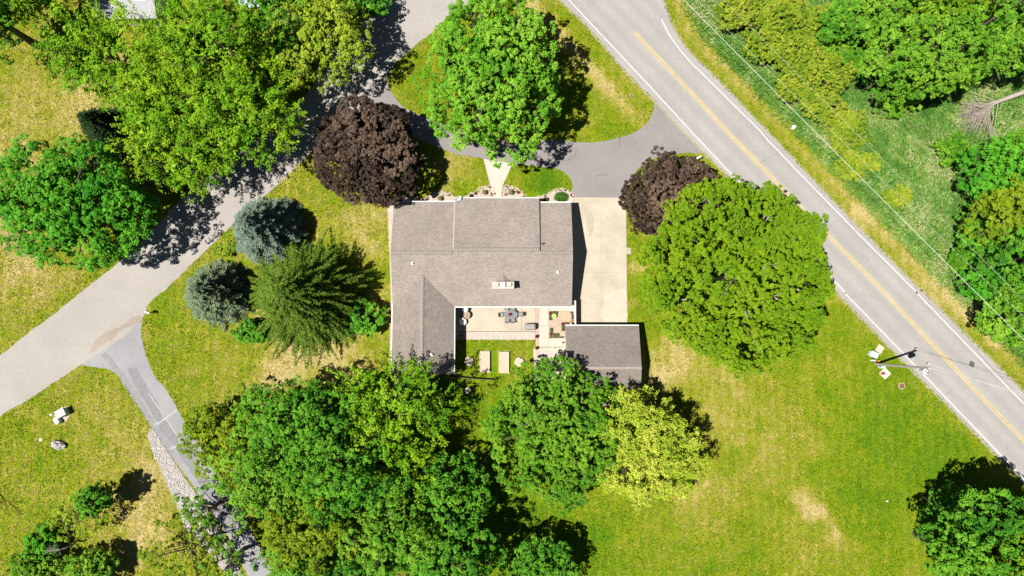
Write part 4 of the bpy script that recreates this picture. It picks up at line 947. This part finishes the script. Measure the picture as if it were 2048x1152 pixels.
m = MB(); m.box((.19, .0, 1.6), (.12, .2, .5)); m.build('meter_box', M('meter_grey', (.5, .52, .54), .5), up_)
m = MB(); m.tube([(.17, .04, 0), (.16, .04, 9)], .03, 6); m.build('conduit', M('conduit_grey', (.4, .41, .42), .6), up_)
def wire(label, pts, r, mat):
    m = MB(); P0, P1 = Vector(pts[0]), Vector(pts[1]); n = 24; sag = pts[2]
    m.tube([P0.lerp(P1, i / n) - Vector((0, 0, sag * 4 * (i / n) * (1 - i / n))) for i in range(n + 1)], r, 6)
    tag(m.build('overhead_wire', mat), label, 'wire')
WIRE = M('wire_aluminium', (.62, .61, .58), .4, .1, 3, metal=.2)
pq = q
for k, (dx, dy, zt, lab) in enumerate(((0, 0, 11.2, 'thin wire running from the pole top across the road'), (.28, .45, 10.5, 'thin wire from the pole crossarm across the road'))):
    e = P(2330, 860 + k * 26, 10.5); wire(lab, ((pq.x + dx, pq.y + dy, zt), (e.x, e.y, 10.5), .3), .014, WIRE)
for a_, b_, z, r, lab in (((1240, -130), (2140, 771), 9.5, .022, 'thick pale overhead cable along the far side of the road'), ((1262, -130), (2160, 741), 10.3, .008, 'thin overhead wire just right of the thick roadside cable'), ((1300, -150), (2190, 741), 10.6, .008, 'thin overhead wire farthest right over the meadow')):
    A, B = P(*a_, z), P(*b_, z); wire(lab, (A, B, .25), r, WIRE)
# pads, boxes, manholes
PAD = M('pad_concrete', (.37, .33, .265), .9, .14, 4, fine=.15)
def rot_box(name, px, py, z, size, rz, mat, label, cat, extra=None, zz=0.0):
    q = P(px, py, z); t = thing(name, label, cat, (q.x, q.y, zz), rz); m = MB(); m.box((0, 0, size[2] / 2), size); m.build('body', mat, t, bevel=.02)
    if extra: extra(t)
    return t
rot_box('concrete_pad', 1760, 698, .1, (.85, 1.0, .1), -.6, PAD, 'speckled concrete pad nearest the road, by the utility pole', 'pad', lambda t: boxpart('lid', (0, 0, .11), (.5, .6, .03), M('pad_lid', (.40, .36, .28), .9, .4, 9), t))
rot_box('utility_box', 1748.5, 709, .6, (.9, .62, .62), -.45, M('box_palegreen', (.58, .66, .66), .5, .04, 3), 'pale utility box beside the speckled pad near the pole', 'utility box', lambda t: boxpart('lid', (0, 0, .65), (.94, .66, .06), M('box_lid_pale', (.46, .52, .54), .45, .04, 3), t))
rot_box('marker_post', 1748, 721, .9, (.08, .12, 1.0), -.1, WHITE, 'slim white marker post beside the utility pole', 'marker', lambda t: boxpart('cap', (-.15, 0, 1.02), (.5, .14, .05), WHITE, t))
rot_box('orange_marker', 1756.5, 721.5, .4, (.12, .12, .5), .2, M('marker_orange', (.65, .16, .03), .6), 'short orange marker post next to the utility pole', 'marker', lambda t: boxpart('cap', (0, 0, .52), (.3, .16, .05), M('marker_orange', (.65, .16, .03)), t))
rot_box('pedestal_box', 1765, 734.5, .6, (.45, .22, .8), 0, M('pedestal_pale', (.5, .58, .64), .5), 'small pale blue pedestal box at the foot of the pole', 'utility box', lambda t: boxpart('lid', (0, 0, .82), (.49, .26, .05), M('pedestal_pale', (.5, .58, .64)), t))
rot_box('concrete_pad', 1770.5, 747, .1, (1.05, 1.05, .1), .75, M('pad_white', (.45, .41, .365), .85, .06, 3), 'diamond-set white concrete pad below the utility pole', 'pad', lambda t: boxpart('joint', (0, 0, .1), (.9, .9, .012), M('pad_white2', (.44, .395, .35), .85, .08, 3), t))
q = P(1767, 747.5, .5); t = thing('fire_hydrant', 'small red hydrant standing on the diamond-set white pad', 'hydrant', (q.x, q.y, .1)); HR = M('hydrant_red', (.42, .05, .06), .5, .1, 4)
m = MB(); m.lathe((0, 0, 0), [(.16, 0), (.16, .05), (.11, .06), (.11, .48), (.14, .5), (.14, .54), (.10, .64), (.03, .70)], 14); m.build('barrel', HR, t, True)
for sx in (-1, 1): m = MB(); m.tube([(sx * .09, 0, .38), (sx * .2, 0, .38)], .055, 8); m.build('nozzle', HR, t)
def manhole(px, py, label, r=.34):
    q = P(px, py); t = thing('manhole_cover', label, 'manhole', (q.x, q.y, 0)); m = MB(); m.lathe((0, 0, 0), [(r * 1.25, 0), (r * 1.22, .03), (r, .035)], 20); m.build('frame', M('frame_rust', (.42, .30, .20), .9), t)
    m = MB(); m.lathe((0, 0, .02), [(r * .95, 0), (r * .95, .03)], 20); m.build('cover', M('rusty_iron', (.13, .075, .05), .8, .35, 8), t)
manhole(1803.5, 772, 'rusty round manhole cover in the grass below the utility pole'); manhole(1263, 192, 'rusty round drain cover in the dry grass of the drive island', .2); manhole(1090.5, 14, 'small dark drain cover in the dry strip near the top road', .13)
q = P(1075, 30, .4); t = thing('utility_pedestal', 'small pale green pedestal beside the tree at the top of the drive island', 'utility box', (q.x, q.y, 0)); m = MB(); m.lathe((0, 0, 0), [(.2, 0), (.2, .6), (.14, .7)], 12); m.build('body', M('pedestal_green', (.45, .58, .50), .5), t); m = MB(); m.lathe((0, 0, .68), [(.16, 0), (.08, .08)], 12); m.build('cap', M('pedestal_green', (.45, .58, .50)), t)
# transformer group, left
q = P(125, 831); m = MB(); m.prism([(q.x + a, q.y + b) for a, b in ((-1.0, .3), (-.2, 1.0), (.75, 1.15), (1.15, .35), (.6, -.6), (-.5, -1.0), (-1.1, -.5))], 0, .05); tag(m.build('gravel_pad', GRAV), 'pale gravel pad under the green transformer boxes', 'pad')
rot_box('transformer_box', 121, 826, .95, (1.05, .85, .95), .5, M('trans_green', (.36, .50, .42), .5, .04, 3), 'large pale green transformer box on the gravel pad', 'transformer', lambda t: boxpart('lid', (0, 0, .98), (1.1, .9, .06), M('trans_lid', (.34, .47, .43), .4, .04, 3), t), .05)
rot_box('utility_box', 111.5, 842, .7, (.42, .72, .65), .62, M('util_white', (.6, .64, .58), .5, .04, 3), 'small white utility box in front of the green transformer', 'utility box', lambda t: boxpart('lid', (0, 0, .67), (.46, .76, .05), M('util_lid', (.52, .54, .49), .4, .04, 3), t))
rot_box('utility_stake', 103, 829, .6, (.14, .14, .7), .3, M('util_white', (.6, .64, .58)), 'slim white stake left of the green transformer', 'marker', lambda t: boxpart('cap', (0, 0, .72), (.2, .2, .06), WHITE, t))
q = P(115.5, 890, .3); t = MB(); t.rock((q.x, q.y, .18), (.92, .52, .62), 12, 3, -.25); bo = t.build('boulder', M('boulder_granite', (.33, .30, .285), .85, .3, 3, bmp=.5), smooth=False); tag(bo, 'large pale granite boulder on the grass below the transformer', 'boulder')
rot_box('valve_lid', 81, 879.5, .05, (.38, .34, .05), .3, M('valve_white', (.55, .5, .44), .8), 'small white square valve lid left of the granite boulder', 'valve lid', lambda t: boxpart('handle', (.1, -.1, .06), (.1, .04, .03), DARKM, t))
q = P(1588, 254, .2); t = MB(); t.rock((q.x, q.y, .12), (.42, .30, .3), 5, 2, .4); tag(t.build('boulder', M('white_rock', (.62, .56, .50), .85, .1, 4)), 'whitish rock at the roadside edge of the meadow', 'boulder')
q = P(390, 522); t = MB(); t.rock((P(1774, 1002).x, P(1774, 1002).y, .05), (.2, .12, .12), 6, 1); tag(t.build('stone', M('white_rock', (.62, .56, .50))), 'small white stone on the lawn left of the bottom-right trees', 'stone')

# neighbouring roofs at the top edge
def neighbour(px, py, w, d, rz, mat, label, skylight=False, h=2.7):
    q = P(px, py, 3.5); t = thing('neighbour_house', label, 'house', (q.x, q.y, 0), rz); z = h; zr = h + d / 2 * .4
    for sg in (-1, 1):
        m = MB(); pts = [(-w / 2, sg * d / 2, z), (w / 2, sg * d / 2, z), (w / 2, 0, zr), (-w / 2, 0, zr)]
        if sg > 0: pts = pts[::-1]
        slab(m, pts); rr_ = m.build('roof_slope', mat, t)
        if skylight and sg < 0: 
            m = MB(); slab(m, [(1.6, -1.9, zr - 1.9 * .4 + .1), (3.0, -1.9, zr - 1.9 * .4 + .1), (3.0, -.9, zr - .9 * .4 + .1), (1.6, -.9, zr - .9 * .4 + .1)], .12); m.build('skylight', WHITE, rr_)
    m = MB(); m.prism([(-w / 2 + .3, -d / 2 + .3), (w / 2 - .3, -d / 2 + .3), (w / 2 - .3, d / 2 - .3), (-w / 2 + .3, d / 2 - .3)], 0, z - .17); m.build('wall', SIDING, t)
    for sx in (-1, 1):
        m = MB(); x = sx * (w / 2 - .35); m.add([(x, -d / 2 + .3, z - .16), (x, d / 2 - .3, z - .16), (x, 0, zr - .2), (x + .05, -d / 2 + .3, z - .16), (x + .05, d / 2 - .3, z - .16), (x + .05, 0, zr - .2)], [(0, 2, 1), (3, 4, 5), (0, 1, 4, 3), (1, 2, 5, 4), (2, 0, 3, 5)]); m.build('gable_wall', SIDING, t)
neighbour(244, -28, 8, 7.5, 0, M('grey_shingle', (.30, .30, .32), .9, .1, 3, fine=.15), 'neighbour house with grey roof and white skylight at the top-left edge', True)
neighbour(520, -45, 6, 6.5, .1, M('blue_roof', (.36, .46, .52), .6, .1, 2), 'pale blue-roofed outbuilding peeking between trees at the top edge')

# ------------------------------------------------------------------ lawn tufts
def np_in(X, Y, poly):
    c = np.zeros(X.shape, bool); n = len(poly); j = n - 1
    for i in range(n):
        xi, yi = poly[i][0], poly[i][1]; xj, yj = poly[j][0], poly[j][1]
        if yi != yj: c ^= ((yi > Y) != (yj > Y)) & (X < (xj - xi) * (Y - yi) / (yj - yi) + xi)
        j = i
    return c
def lawn_tufts():
    rg = np.random.default_rng(77); n = 330000
    X = rg.uniform(-66, 66, n); Y = rg.uniform(-34, 44, n)
    ok = np.ones(n, bool)
    for pl in (le + re[::-1], smooth_open(side_l, 2, 0) + smooth_open(side_r, 2, 0), smooth_open(u_in, 1.5, 0) + smooth_open(u_out, 1.5, 0), smooth_open(low_l, 2, 0) + smooth_open(low_r, 2, 0), gl + gr,
               G((1142, 392), (1252, 392), (1254, 648), (1138, 650)), G((967, 318), (1025.5, 327), (1004, 374), (1003, 404), (985.5, 404), (979.5, 366)),
               G((776, 392), (912, 392), (1147, 380), (1147, 420), (787, 425), (787, 745), (779, 745)), G((787, 405), (1145, 405), (1145, 615), (900, 615), (900, 745), (787, 745)),
               G((900, 600), (1150, 600), (1150, 652), (1290, 652), (1290, 800), (1066, 760), (1070, 679), (900, 679)), G((958, 700), (1020, 700), (1020, 748), (958, 748))):
        ok &= ~np_in(X, Y, pl)
    sr = signed_dist(X, Y, RIGHT_EDGE); ok &= sr < 2.8
    X, Y = X[ok], Y[ok]; n = len(X)
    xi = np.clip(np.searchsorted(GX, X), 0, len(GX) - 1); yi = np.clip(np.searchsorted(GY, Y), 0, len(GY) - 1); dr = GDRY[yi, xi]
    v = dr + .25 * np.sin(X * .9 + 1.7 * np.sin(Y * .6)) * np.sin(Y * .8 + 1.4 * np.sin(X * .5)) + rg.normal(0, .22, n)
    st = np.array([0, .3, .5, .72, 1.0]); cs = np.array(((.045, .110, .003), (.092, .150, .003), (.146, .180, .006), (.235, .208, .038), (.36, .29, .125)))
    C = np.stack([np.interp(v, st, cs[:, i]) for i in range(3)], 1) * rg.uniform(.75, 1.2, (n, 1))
    a = rg.uniform(0, 6.283, n); ax = np.stack([np.cos(a), np.sin(a), rg.uniform(.1, .9, n)], 1)
    pos = np.stack([X, Y, rg.uniform(.02, .06, n)], 1); nm = np.stack([rg.normal(0, .45, n), rg.normal(0, .45, n), np.ones(n)], 1)
    L = rg.uniform(.14, .30, n)
    tag(quads_mesh('lawn_grass', leaf_quads(pos, nm, L, L * .5, rg, axis=ax), C, LEAF), 'short patchy lawn grass around the house and roads', 'grass', kind='stuff')
lawn_tufts()

# ------------------------------------------------------------------ meadow grass
def meadow():
    rg = np.random.default_rng(11); n = 90000
    A, B = P(1330, -40), P(2090, 760)
    X = rg.uniform(A.x, B.x, n); Y = rg.uniform(B.y, A.y + 2, n)
    s = signed_dist(X, Y, RIGHT_EDGE); k = (s > 2.5 + rg.normal(0, .35, n)) & (s < 34)
    X, Y = X[k], Y[k]; n = len(X)
    f = np.sin(X * .55 + 1.3 * np.sin(Y * .31)) * np.sin(Y * .47 + 1.1 * np.sin(X * .23 + 2)) + .6 * np.sin(X * 1.7 + Y * .9) * np.sin(Y * 1.3 - X * .6)
    f = np.clip(.5 + .32 * f + rg.normal(0, .22, n), 0, 1)
    c0, c1, c2 = np.array((.040, .130, .018)), np.array((.135, .265, .045)), np.array((.36, .35, .17))
    t = f[:, None]; C = np.where(t < .6, c0 + (c1 - c0) * (t / .6), c1 + (c2 - c1) * ((t - .6) / .4))
    a = rg.normal(.9, .7, n) + .8 * np.sin(X * .2 + Y * .15); ax = np.stack([np.cos(a), np.sin(a), rg.uniform(.15, .8, n)], 1)
    pos = np.stack([X, Y, rg.uniform(.12, .42, n)], 1)
    nm = np.stack([rg.normal(0, .35, n), rg.normal(0, .35, n), np.ones(n)], 1)
    L = rg.uniform(.35, .80, n)
    V1 = leaf_quads(pos, nm, L, .11, rg, axis=ax)
    # broad-leaved weeds in drifts
    m2 = 1500; X2 = rg.uniform(A.x, B.x, m2); Y2 = rg.uniform(B.y, A.y + 2, m2); s2 = signed_dist(X2, Y2, RIGHT_EDGE)
    g2 = np.sin(X2 * .33 + 2 * np.sin(Y2 * .21 + 1)) * np.sin(Y2 * .29 + 1.6 * np.sin(X2 * .17)) + .5 * np.sin(X2 * .9 - Y2 * .7) + rg.normal(0, .35, m2)
    k2 = (s2 > 3.2) & (s2 < 30) & (g2 > .05); X2, Y2, g2 = X2[k2], Y2[k2], g2[k2]; m2 = len(X2); q = 70
    r2 = rg.uniform(.25, .75, (m2, 1, 1)); dd = unit(rg.normal(size=(m2, q, 3)) + np.array([0, 0, .6]))
    p2 = np.stack([X2, Y2, np.full(m2, .15)], 1)[:, None, :] + dd * r2 * rg.uniform(.5, 1, (m2, q, 1)) * np.array([1, 1, .9])
    n2_ = dd * .5 + np.array([0, 0, .7]) + rg.normal(0, .35, (m2, q, 3)); w2 = np.clip(rg.uniform(0, 1, (m2, 1, 1)) + rg.normal(0, .2, (m2, q, 1)), 0, 1)
    C2 = np.array((.06, .15, .018)) + (np.array((.22, .29, .06)) - np.array((.06, .15, .018))) * w2
    V2 = leaf_quads(p2.reshape(-1, 3), n2_.reshape(-1, 3), .17, .12, rg)
    o = quads_mesh('meadow_grass', np.concatenate([V1, V2]), np.concatenate([C, C2.reshape(-1, 3)]), LEAF)
    tag(o, 'tall uncut meadow grass beyond the far road verge', 'grass', kind='stuff')
meadow()

# ------------------------------------------------------------------ trees
tree(987, 152, 135, 160, 15, 'bright', 'tall bright green round tree filling the drive island', seed=1)
tree(738, 305, 105, 104, 9, 'copper', 'dark purple-leaved tree between side road and house front', seed=2, dens=1.15)
tree(1346, 392, 100, 80, 8, 'copper', 'dark purple-leaved tree beside the house drive entrance', seed=3, dens=1.15)
tree(1474, 551, 193, 190, 14, 'maple', 'huge round yellow-green maple overhanging the main road', seed=4, bark=BARKL, dens=1.12)
tree(150, 408, 148, 118, 13, 'green', 'deep green round tree left of the side road', seed=5, dens=1.15)
tree(238, 122, 112, 78, 14, 'shoot', 'yellow-green tree at the left of the top-left grove', seed=6)
tree(428, 98, 108, 102, 15, 'shoot', 'yellow-green tree in the middle of the top-left grove', seed=7)
tree(350, 212, 115, 82, 14, 'shoot', 'yellow-green tree at the lower middle of the top-left grove', seed=8)
tree(500, 225, 100, 85, 14, 'shoot', 'yellow-green tree of the grove leaning over the side road', seed=9)
tree(375, 300, 105, 62, 12, 'shoot', 'yellow-green tree at the bottom tip of the top-left grove', seed=10)
tree(640, 75, 104, 98, 12, 'pale', 'pale lacy-leaved tree casting dappled shade on the side road', seed=12, bark=BARKL)
tree(550, 35, 70, 65, 12, 'dark', 'darker green tree between the grove and the pale lacy tree', seed=13)
tree(730, 2, 42, 38, 5, 'dark', 'small dark green tree at the top edge beside the side road', seed=14)
tree(-25, 30, 55, 75, 15, 'dark', 'dark green tree cut by the left edge near the top corner', seed=15)
tree(72, -8, 48, 36, 13, 'shoot', 'yellow-green tree cut by the top edge near the left corner', seed=16)
tree(165, -60, 50, 45, 10, 'dark', 'dark tree at the top edge left of the grove', seed=17)
spruce(215, 258, 60, 8, 'small dark conifer at the left side of the top-left grove', 18, (.010, .028, .010), (.030, .06, .016))
spruce(318, 318, 62, 9, 'olive conifer between the deep green tree and the grove', 19, (.045, .06, .012), (.11, .125, .03))
spruce(540, 464, 82, 10.5, 'blue spruce nearest the side road, upper of the two', 20, (.048, .085, .060), (.185, .250, .185), zfrac=.12)
spruce(440, 586, 76, 8.5, 'blue-grey spruce at the lower left of the conifer group', 21, (.050, .088, .048), (.195, .250, .140), zfrac=.12)
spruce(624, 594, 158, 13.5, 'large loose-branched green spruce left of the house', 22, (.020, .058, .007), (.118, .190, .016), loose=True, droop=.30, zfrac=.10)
tree(502, 662, 28, 16, 2.0, 'dark', 'small green shrub under the large spruce', 'shrub', 'shrub', 23, crown_name='foliage')
tree(728, 636, 30, 28, 3.2, 'dark', 'bright green deciduous sapling right of the large spruce', seed=24, sparse=.2)
tree(452, 498, 20, 12, .8, 'bush', 'low leafy weeds at the road edge between the two blue spruces', 'shrub', 'shrub', 25, crown_name='foliage')
# south grove
tree(770, 832, 106, 94, 11, 'shoot', 'bright yellow-green maple touching the end of the house wing', seed=30)
tree(805, 925, 62, 55, 10.5, 'shoot', 'yellow-green maple just below the one at the house wing', seed=31)
tree(610, 855, 120, 85, 14, 'dark', 'mid green tree in the upper part of the south grove', seed=32)
tree(560, 940, 110, 80, 14, 'wood', 'mid green tree in the left part of the south grove', seed=33)
tree(700, 960, 110, 75, 15, 'dark', 'mid green tree in the centre of the south grove', seed=34)
tree(455, 870, 82, 78, 8, 'olive', 'thin olive-leaved tree overhanging the farm drive', seed=35, sparse=.15)
tree(902, 1000, 62, 78, 11, 'dark', 'blue-green tree at the right edge of the south grove', seed=37)
tree(640, 1050, 105, 75, 14, 'olive', 'olive green tree in the lower left of the south grove', seed=38)
tree(790, 1060, 105, 78, 14, 'wood', 'lighter green tree at the bottom middle of the south grove', seed=39)
tree(900, 1120, 90, 70, 13, 'dark', 'dark tree at the bottom right of the south grove', seed=40)
tree(690, 1140, 90, 50, 13, 'dark', 'dark tree cut by the bottom edge of the south grove', seed=41)
tree(1085, 1130, 70, 50, 8, 'dark', 'small dark tree at the bottom edge right of the south grove', seed=42)
tree(425, 1015, 58, 42, 8, 'wood', 'sparse tree whose crown lets the farm drive show through', seed=43, sparse=.6)
tree(375, 1100, 78, 62, 8, 'olive', 'sparse olive tree left of the farm drive at the bottom', seed=44, sparse=.45)
tree(460, 1120, 55, 45, 8, 'wood', 'sparse small tree over the farm drive at the bottom edge', seed=45, sparse=.7)
tree(605, 1122, 60, 50, 9, 'wood', 'mid green tree right of the farm drive at the bottom', seed=46)
bare_tree(470, 968, 7, .55, 'grey leafless tree at the left side of the south grove', 47, zf=.6, lean=(-.8, 0), levels=3)
tree(1112, 868, 138, 130, 9.5, 'crab', 'broad mid green tree below the garage', seed=48, dens=1.1)
tree(1282, 886, 102, 116, 9.5, 'gold', 'golden-leaved tree right of the broad green tree', seed=49, zfrac=.45, dens=1.1)
# bottom right wood
tree(1995, 1062, 90, 78, 17, 'dark', 'green tree of the bottom-right wood nearest the road', seed=50)  # this tree and the next: crown shade put into darker leaf colours
tree(1938, 1118, 88, 78, 17, 'dark', 'green tree at the left front of the bottom-right wood', seed=51)
tree(2035, 1130, 95, 85, 19, 'maple', 'lighter green tree in the bottom-right corner', seed=52)
tree(1900, 1030, 45, 40, 6, 'dark', 'low dark tree at the shaded upper edge of the bottom-right wood', seed=53)
# woods beyond the meadow
wood = (
 (1850, 125, 115, 78, 14, 'wood', 'broad green tree at the left front of the top-right wood'), (1770, 40, 75, 60, 11, 'wood', 'green tree at the top edge left of the top-right wood'), (1960, 55, 95, 80, 15, 'wood', 'tall green tree in the middle of the top-right wood'),
 (1880, 25, 70, 55, 13, 'maple', 'lighter green tree at the top edge of the top-right wood'), (2035, 90, 65, 60, 14, 'wood', 'green tree at the right edge above the fallen trunk'), (1690, 45, 48, 40, 7, 'dark', 'small dark tree left of the top-right wood'),
 (1985, 345, 55, 55, 9, 'green', 'bright green tree at the right edge below the fallen tree'), (2045, 315, 50, 48, 8, 'wood', 'green tree cut by the right edge beside the fallen tree'), (2015, 430, 60, 60, 11, 'olive', 'olive green tree at the right edge of the meadow'),
 (1960, 480, 35, 45, 5, 'dark', 'low shaded tree at the meadow edge below the bright green one'), (2040, 520, 60, 60, 12, 'dark', 'dark tree cut by the right edge beyond the meadow'), (1985, 560, 45, 45, 6, 'green', 'low green tree at the lower corner of the meadow'),
 (2020, 640, 55, 55, 10, 'wood', 'green tree overhanging the cables at the right edge'), (2075, 600, 60, 80, 13, 'wood', 'green tree behind the cables cut by the right edge'))
for i, (px, py, rx, ry, h, k, lab) in enumerate(wood): tree(px, py, rx, ry, h, k, lab, seed=60 + i, group='trees beyond the meadow')
for i, (px, py, rx, ry, h, lab) in enumerate(((1480, 25, 55, 42, 4.0, 'yellow-green shrub at the top edge of the roadside thicket'), (1565, 25, 58, 45, 4.4, 'yellow-green shrub second along the top edge of the thicket'), (1635, 45, 40, 34, 4.0, 'yellow-green shrub third along the top edge of the thicket'), (1530, 88, 46, 36, 3.4, 'yellow-green shrub near the overhead cable in the thicket'), (1600, 105, 60, 46, 4.4, 'broad yellow-green shrub in the middle of the thicket'), (1655, 145, 44, 36, 3.6, 'yellow-green shrub at the lower right of the thicket'), (1590, 165, 42, 34, 3.2, 'yellow-green shrub at the lower left of the thicket'), (1640, 205, 46, 34, 2.6, 'lowest yellow-green shrub of the thicket'), (1690, 255, 40, 44, 1.2, 'low yellow-green weeds in the meadow below the thicket'), (1700, 330, 30, 34, .9, 'low yellow-green weeds beside the overhead cable'), (1740, 325, 22, 20, 1.1, 'round yellow shrub alone in the meadow'), (1795, 395, 26, 20, 1.1, 'round yellow shrub farther down the meadow'))):
    tree(px, py, rx, ry, h, 'bush', lab, 'shrub', 'shrub', 80 + i, group='roadside thicket shrubs', crown_name='foliage')
for i, (px, py, rx, ry, h, k, lab) in enumerate(((1712, 120, 34, 28, 2.6, 'crab', 'green shrub between the yellow thicket and the top-right wood'), (1790, 205, 36, 24, 2.8, 'wood', 'green shrub at the foot of the broad top-right tree'), (1905, 300, 30, 26, 2.2, 'crab', 'green shrub at the meadow edge below the fallen branches'), (1660, 95, 26, 24, 2.4, 'wood', 'small green shrub inside the yellow thicket'), (1925, 520, 26, 30, 2.0, 'crab', 'green shrub at the right meadow edge near the cables'), (1735, 75, 30, 26, 2.6, 'wood', 'green shrub left of the top-right wood near the log'))):
    tree(px, py, rx, ry, h, k, lab, 'shrub', 'shrub', 110 + i, crown_name='foliage')
# fallen tree
A, B = P(2075, 174, 1.2), P(1978, 210, .9); t = thing('fallen_tree', 'fallen grey tree trunk with fanned bare branches at the meadow edge', 'tree', (B.x, B.y, 0)); r = random.Random(4)
m = MB(); m.tube([(A.x - B.x, A.y - B.y, 1.3), ((A.x - B.x) * .5, (A.y - B.y) * .5, 1.0), (0, 0, .8)], [.32, .28, .2], 9); m.build('trunk', BARKL, t); m = MB()
for i in range(48):
    an = math.atan2(P(1930, 250).y - B.y, P(1930, 250).x - B.x) + r.gauss(0, .5); L = r.uniform(1.8, 4.8); e = Vector((math.cos(an) * L, math.sin(an) * L, r.uniform(.2, 1.8))); mid = e * .5 + Vector((r.gauss(0, .3), r.gauss(0, .3), .6))
    o0 = Vector((A.x - B.x, A.y - B.y, 0)).normalized() * r.uniform(-.3, 1.6); m.tube([o0 + Vector((0, 0, .85)), mid + Vector((r.gauss(0, .3), r.gauss(0, .3), r.gauss(0, .2))), e], [.05, .035, .012], 4, False)
    for _k in range(2): m.tube([mid * r.uniform(.6, 1.3), e * r.uniform(.5, 1.0) + Vector((r.gauss(0, .7), r.gauss(0, .7), r.gauss(0, .3)))], [.02, .008], 4, False); e2 = e + Vector((r.gauss(0, .6), r.gauss(0, .6), r.gauss(0, .3))); m.tube([mid, e2], [.022, .01], 4, False)
m.build('branches', BARKL, t)
A, B = P(1772, 0, .5), P(1794, 28, .4); m = MB(); m.tube([A, (A + B) / 2 + Vector((0, 0, .05)), B], [.2, .19, .15], 8); tag(m.build('fallen_log', BARKL), 'short grey log lying between shrubs at the top right', 'log')
# bottom left scrub
tree(158, 1035, 42, 38, 5.5, 'pale', 'sparse light green sapling in the bottom-left scrub', seed=95, sparse=.35)
tree(190, 1000, 26, 24, 6.5, 'dark', 'slim dark tree added for the sapling shadow above the bottom-left scrub', seed=96, zfrac=.65, sparse=.1)  # added tree, stands in for the sapling's shadow
tree(70, 1138, 46, 26, 4, 'wood', 'green bush at the bottom edge left of the bare shrub', 'shrub', 'shrub', 97, crown_name='foliage'); tree(190, 1135, 40, 26, 4.5, 'wood', 'green bush at the bottom edge right of the bare shrub', 'shrub', 'shrub', 98, crown_name='foliage')
tree(85, 1085, 22, 24, 3, 'green', 'small green bush above left of the bare shrub', 'shrub', 'shrub', 99, crown_name='foliage')
bare_tree(128, 1095, 5.0, .7, 'grey leafless shrub in the bottom-left scrub', 100, 'bare_shrub', .5, cat='shrub', levels=4)
bare_tree(-62, 985, 8, .5, 'leafless tree just outside the left edge casting a branching shadow', 101, levels=4)
print('leaf quads', QUADS[0])
